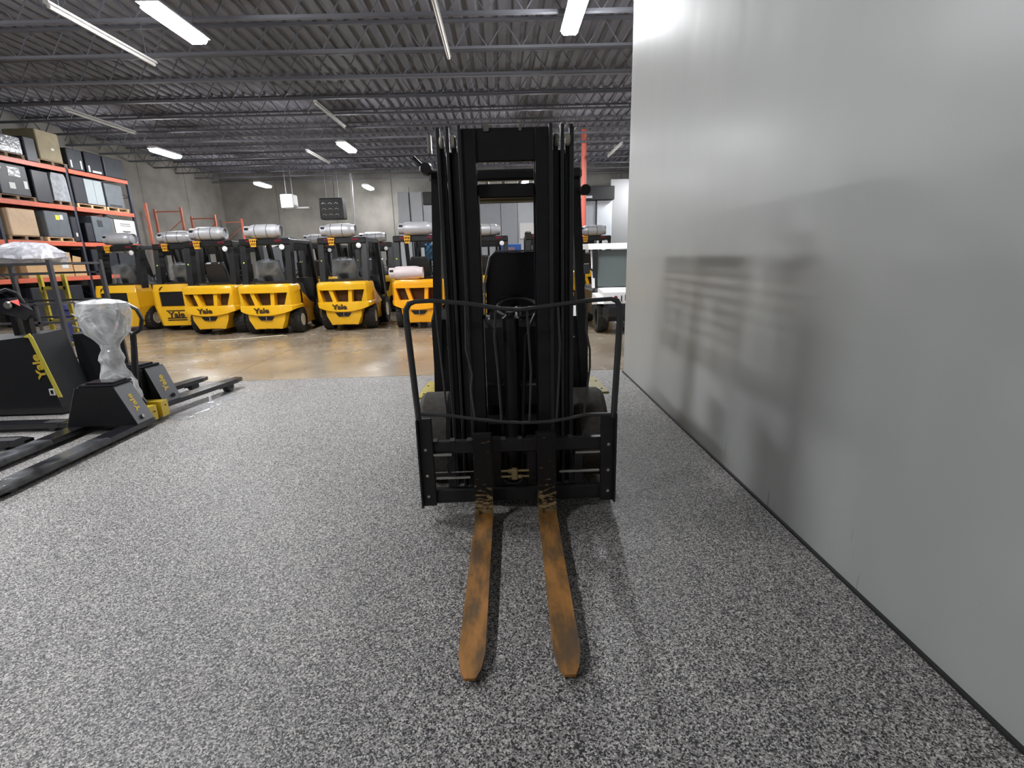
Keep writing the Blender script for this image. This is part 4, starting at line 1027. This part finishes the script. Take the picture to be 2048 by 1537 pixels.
# load backrest
TOP = [(-0.556, 1.265), (-0.554, 1.322), (-0.534, 1.355), (-0.499, 1.366), (-0.414, 1.369), (-0.216, 1.349), (-0.018, 1.312), (0.096, 1.303), (0.269, 1.321), (0.412, 1.336), (0.498, 1.345), (0.619, 1.35), (0.653, 1.338), (0.671, 1.303), (0.673, 1.229)]
LOW = [(-0.525, 0.696), (-0.361, 0.684), (-0.191, 0.653), (-0.022, 0.631), (0.111, 0.62), (0.26, 0.622), (0.397, 0.643), (0.47, 0.659), (0.643, 0.657)]
RODS = [[(-0.388, 1.36), (-0.375, 1.085), (-0.365, 0.874), (-0.361, 0.685)], [(-0.213, 1.345), (-0.224, 1.083), (-0.193, 0.929), (-0.206, 0.838), (-0.19, 0.655)], [(-0.044, 1.31), (-0.056, 1.14), (-0.042, 0.943), (-0.031, 0.633)], [(0.136, 1.305), (0.153, 0.937), (0.139, 0.622)], [(0.315, 1.325), (0.325, 1.093), (0.319, 0.913), (0.303, 0.628)], [(0.481, 1.343), (0.477, 1.176), (0.501, 1.061), (0.503, 0.953), (0.475, 0.722), (0.47, 0.66)]]
yb_ = 2.88
BR = MB(T0).tube([(-.530, yb_, .66)] + [(x, yb_, z) for x, z in TOP] + [(.650, yb_, .64)], [.019] * 2 + [.017] * 2 + [.013] * 9 + [.017] * 2 + [.019] * 2, 8).build('load_backrest', RODM, T)
MB(T0).tube([(x, yb_, z) for x, z in LOW], .0105, 8).build('lower_rail', RODM, BR)
for r_ in RODS: MB(T0).tube([(x, yb_ + .004, z) for x, z in r_], .0065, 6).build('guard_rod', RODM, BR)
for x0, x1, s in ((-.545, -.455, -1), (.575, .665, 1)):
    pl = MB(T0).box(x0, x1, 2.872, 2.90, .09, .665, .004).box(x0 if s < 0 else x1 - .012, x0 + .012 if s < 0 else x1, 2.84, 2.90, .09, .67, .002).build('side_plate', MAST, BR)
    for z in (.47, .30, .16): MB(T0).lathe([(2.872, .012), (2.862, .010)], ((x0 + x1) / 2, 0, z), 'y', 8).build('bolt', STEEL, pl)
# mast rails: three nested channels per side
CX = .04
for s in (-1, 1):
    def X(a): return CX + s * a
    def rail(a0, a1, y0, y1, z0, z1, nm='mast_rail', fl=.022, m_=MAST):
        """U-channel seen from the front: web on the outside, flange front and back"""
        b_ = MB(T0)
        b_.box(X(a1), X(a1 - .012), y0, y1, z0, z1)
        b_.box(X(a0), X(a1), y0, y0 + .02, z0, z1, .003)
        b_.box(X(a0), X(a1), y1 - .02, y1, z0, z1, .003)
        return b_.build(nm, m_, T, smooth=False)
    rail(.345, .397, 3.16, 3.34, .10, 2.20)
    MB(T0).box(X(.372), X(.397), 3.12, 3.17, .1, 2.325, .004).build('rail_edge', MASTG, T)
    rail(.270, .322, 3.13, 3.30, .10, 2.19)
    MB(T0).box(X(.318), X(.338), 3.10, 3.15, .1, 2.325, .004).build('rail_edge', MASTG, T)
    rail(.17, .262, 3.08, 3.24, .10, 2.30)
    MB(T0).box(X(.247), X(.268), 3.06, 3.1, .1, 2.32, .004).build('rail_edge', MASTG, T)
    for a in (.285, .355):
        ro = MB(T0).lathe([(-.014, .020), (-.010, .030), (-.004, .035), (.004, .035), (.010, .030), (.014, .020)], (X(a + .008), 3.13, 2.245), 'x', 20).build('chain_sheave', mat('sheave_nylon', (.30, .28, .22), .5), T)
        MB(T0).box(X(a - .006), X(a + .022), 3.145, 3.155, .3, 2.245).build('lift_chain', MASTG, T, smooth=False)
        for k in range(3): pass
    MB(T0).lathe([(.12, .032), (1.9, .032)], (X(.205), 3.285, 0), 'z', 14).build('lift_cylinder', BLKG, T)
    MB(T0).tube([(X(.162), 3.12, .3), (X(.162), 3.12, 1.95)], .004, 6).build('hydraulic_line', STEEL if s < 0 else BLK, T)
    MB(T0).tube([(X(.05), 3.05, .2), (X(.075), 3.04, .8), (X(.09), 3.06, 1.12), (X(.16), 3.12, 1.25)], .011, 6).build('hose', BLK, T)
# cross members
MB(T0).box(-.225, .305, 3.10, 3.14, 2.13, 2.31, .008).build('mast_crosshead', MAST, T)
MB(T0).box(-.13, .21, 3.16, 3.22, 1.94, 2.02, .008).build('mast_crosshead', MAST, T)
MB(T0).box(-.33, .41, 3.24, 3.30, .62, .76, .008).box(-.33, .41, 3.24, 3.3, .12, .28, .008).build('mast_crosshead', MAST, T)
MB(T0).lathe([(.12, .055), (1.22, .055), (1.24, .03), (1.26, .03)], (.045, 3.20, 0), 'z', 18).build('lift_cylinder', BLK, T)
for x0, x1 in ((-.08, -.05), (.12, .135)): MB(T0).box(x0, x1, 3.09, 3.1, 2.29, 2.335).build('top_lug', STEEL, T)
MB(T0).box(.36, .395, 3.1, 3.2, 2.318, 2.335, .004).box(.43, .45, 3.1, 3.2, 2.3, 2.325, .004).build('top_lug', STEEL, T)
# front tyres
tyb = tyre_mesh(.335, .235, 'tyre', RUBD, 0, .5); rmb = {s: rim_mesh(.165, .235, CREAM, s) for s in (-1, 1)}
for xx, s in ((-.495, -1), (.585, 1)):
    w_ = obj('tyre', tyb, T, (xx - T0[0], 3.50 - T0[1], .335)); obj('rim', rmb[s], w_)
    w_ = obj('tyre', TY_R, T, (xx * .86 - T0[0] * .86 + 0, 5.0 - T0[1], .30)); obj('rim', RIM_R[s], w_)
MB(T0).box(-.36, .46, 3.40, 3.58, .22, .46, .02).build('axle', BLK, T)
# yellow step plates with the fenders below
for s, (x0, x1, y0, y1) in ((-1, (-.69, -.44, 3.74, 4.24)), (1, (.56, .805, 3.74, 4.24))):
    sp = MB(T0).hull([(x, y_, z) for x, y_ in ((x0, y0), (x1, y0), (x0 + (.02 if s < 0 else 0), y1), (x1 - (.02 if s > 0 else 0), y1)) for z in (.545, .562)]).hull([(x, y_, z) for x in ((x0 + .06, x1) if s < 0 else (x0, x1 - .10)) for y_ in (y0, y0 + .02) for z in (.49, .55)]).build('step_plate', YELD, T)
    for k in range(2): MB(T0).lathe([(.562, .010), (.566, .008)], ((x0 + .04) if s < 0 else (x1 - .04), y0 + .10 + k * .25, 0), 'z', 8).build('bolt', BLK, sp)
# overhead guard
LEG = mat('guard_black', (.01, .01, .011), .4)
for (xt, zt), (xb, zb_), s in (((-.456, 2.16), (-.545, .57), -1), ((.545, 2.16), (.640, .57), 1)):
    MB(T0).hull([(x + dx, y_, z) for (x, z, y0) in ((xt, zt, 3.62), (xb, zb_, 3.70)) for dx in (0, -s * .06) for y_ in (y0, y0 + .07)]).build('guard_leg', LEG, T)
    MB(T0).hull([(x + dx, y_, z) for (x, z, y0) in ((xt, zt, 4.95), (xt - s * .0, 1.0, 5.1)) for dx in (0, -s * .06) for y_ in (y0, y0 + .07)]).build('guard_leg', LEG, T)
rf = MB(T0).box(-.47, .56, 3.60, 3.68, 2.10, 2.17, .015).box(-.47, .56, 4.93, 5.02, 2.10, 2.17, .015).box(-.47, -.40, 3.62, 5.0, 2.11, 2.17, .01).box(.49, .56, 3.62, 5.0, 2.11, 2.17, .01).build('guard_roof', LEG, T)
for k in range(7):
    xx = -.33 + k * .12; MB(T0).box(xx - .010, xx + .010, 3.67, 4.94, 2.13, 2.16).build('roof_bar', MASTG, rf, smooth=False)
# cowls beside the mast, dash, seat, body
for x0, x1 in ((-.535, -.33), (.41, .63)):
    MB(T0).hull([(x, y_, z) for x in (x0, x1) for y_, z in ((3.70, .56), (3.98, .56), (3.72, 1.16), (3.9, 1.22), (3.98, 1.15))]).build('cowl', BLK, T)
MB(T0).hull([(x, y_, z) for x in (-.34, .42) for y_, z in ((3.72, .45), (4.0, .45), (3.80, 1.08), (3.98, 1.12))]).build('dashboard', BLK, T)
MB(T0).box(-.36, .44, 3.6, 3.7, .2, .7, .02).build('floor_plate', BLK, T)
st = MB(T0).hull([(x, y_, z) for x, z in ((-.14, 1.1), (-.14, 1.40), (-.09, 1.60), (-.05, 1.635), (.30, 1.635), (.34, 1.60), (.38, 1.40), (.38, 1.1)) for y_ in (4.36, 4.46)]).box(-.15, .37, 4.0, 4.45, 1.0, 1.14, .04).build('seat', BLKG, T)
MB(T0).tube([(-.155, 4.34, 1.1), (-.15, 4.33, 1.40), (-.10, 4.33, 1.60), (-.05, 4.33, 1.645), (.3, 4.33, 1.645)], .008, 6).build('seat_piping', MIDG, st)
a = [(.12 + .17 * math.cos(t_ * math.pi / 8), 4.05 + .15 * math.sin(t_ * math.pi / 8), 1.20 + .06 * math.sin(t_ * math.pi / 8)) for t_ in range(16)]
MB(T0).tube(a, .014, 6, True).tube([(.12, 4.05, 1.20), (.12, 3.9, 1.05)], .025, 8).build('steering_wheel', BLK, T)
MB(T0).hull([(x, y_, z) for x, y_, z in ((-.50, 4.1, .35), (.58, 4.1, .35), (-.50, 5.2, .2), (.58, 5.2, .2), (-.44, 4.1, .98), (.52, 4.1, .98), (-.46, 5.2, 1.02), (.54, 5.2, 1.02), (-.4, 5.45, .3), (.48, 5.45, .3), (-.4, 5.4, .95), (.48, 5.4, .95))]).build('body', YELD, T)
MB(T0).hull([(x, y_, z) for x, z in ((-.52, .12), (.60, .12), (-.52, .54), (.60, .54)) for y_ in (4.0, 5.1)]).build('frame', BLK, T)
# work lamps on the guard
wl = MB(T0).lathe([(3.50, .035), (3.53, .045), (3.60, .03)], (-.475, 0, 2.17), 'y', 14).tube([(-.46, 3.60, 2.17), (-.40, 3.66, 2.12)], .014, 6).tube([(-.49, 3.52, 2.18), (-.55, 3.5, 2.24)], .012, 6).build('work_lamp', BLK, T)
MB(T0).box(-.428, -.405, 3.30, 3.34, 2.22, 2.33, .004).build('mirror', STEEL, T)
MB(T0).lathe([(3.54, .035), (3.62, .03)], (.575, 0, 2.02), 'y', 12).build('work_lamp', BLK, T)
for x0, x1, z in ((-.42, -.36, .97), (.44, .52, 1.0)): MB(T0).tube([(x0, 3.66, z - .015), ((x0 + x1) / 2, 3.65, z), (x1, 3.66, z + .015)], .006, 6).build('lever', STEEL, T)
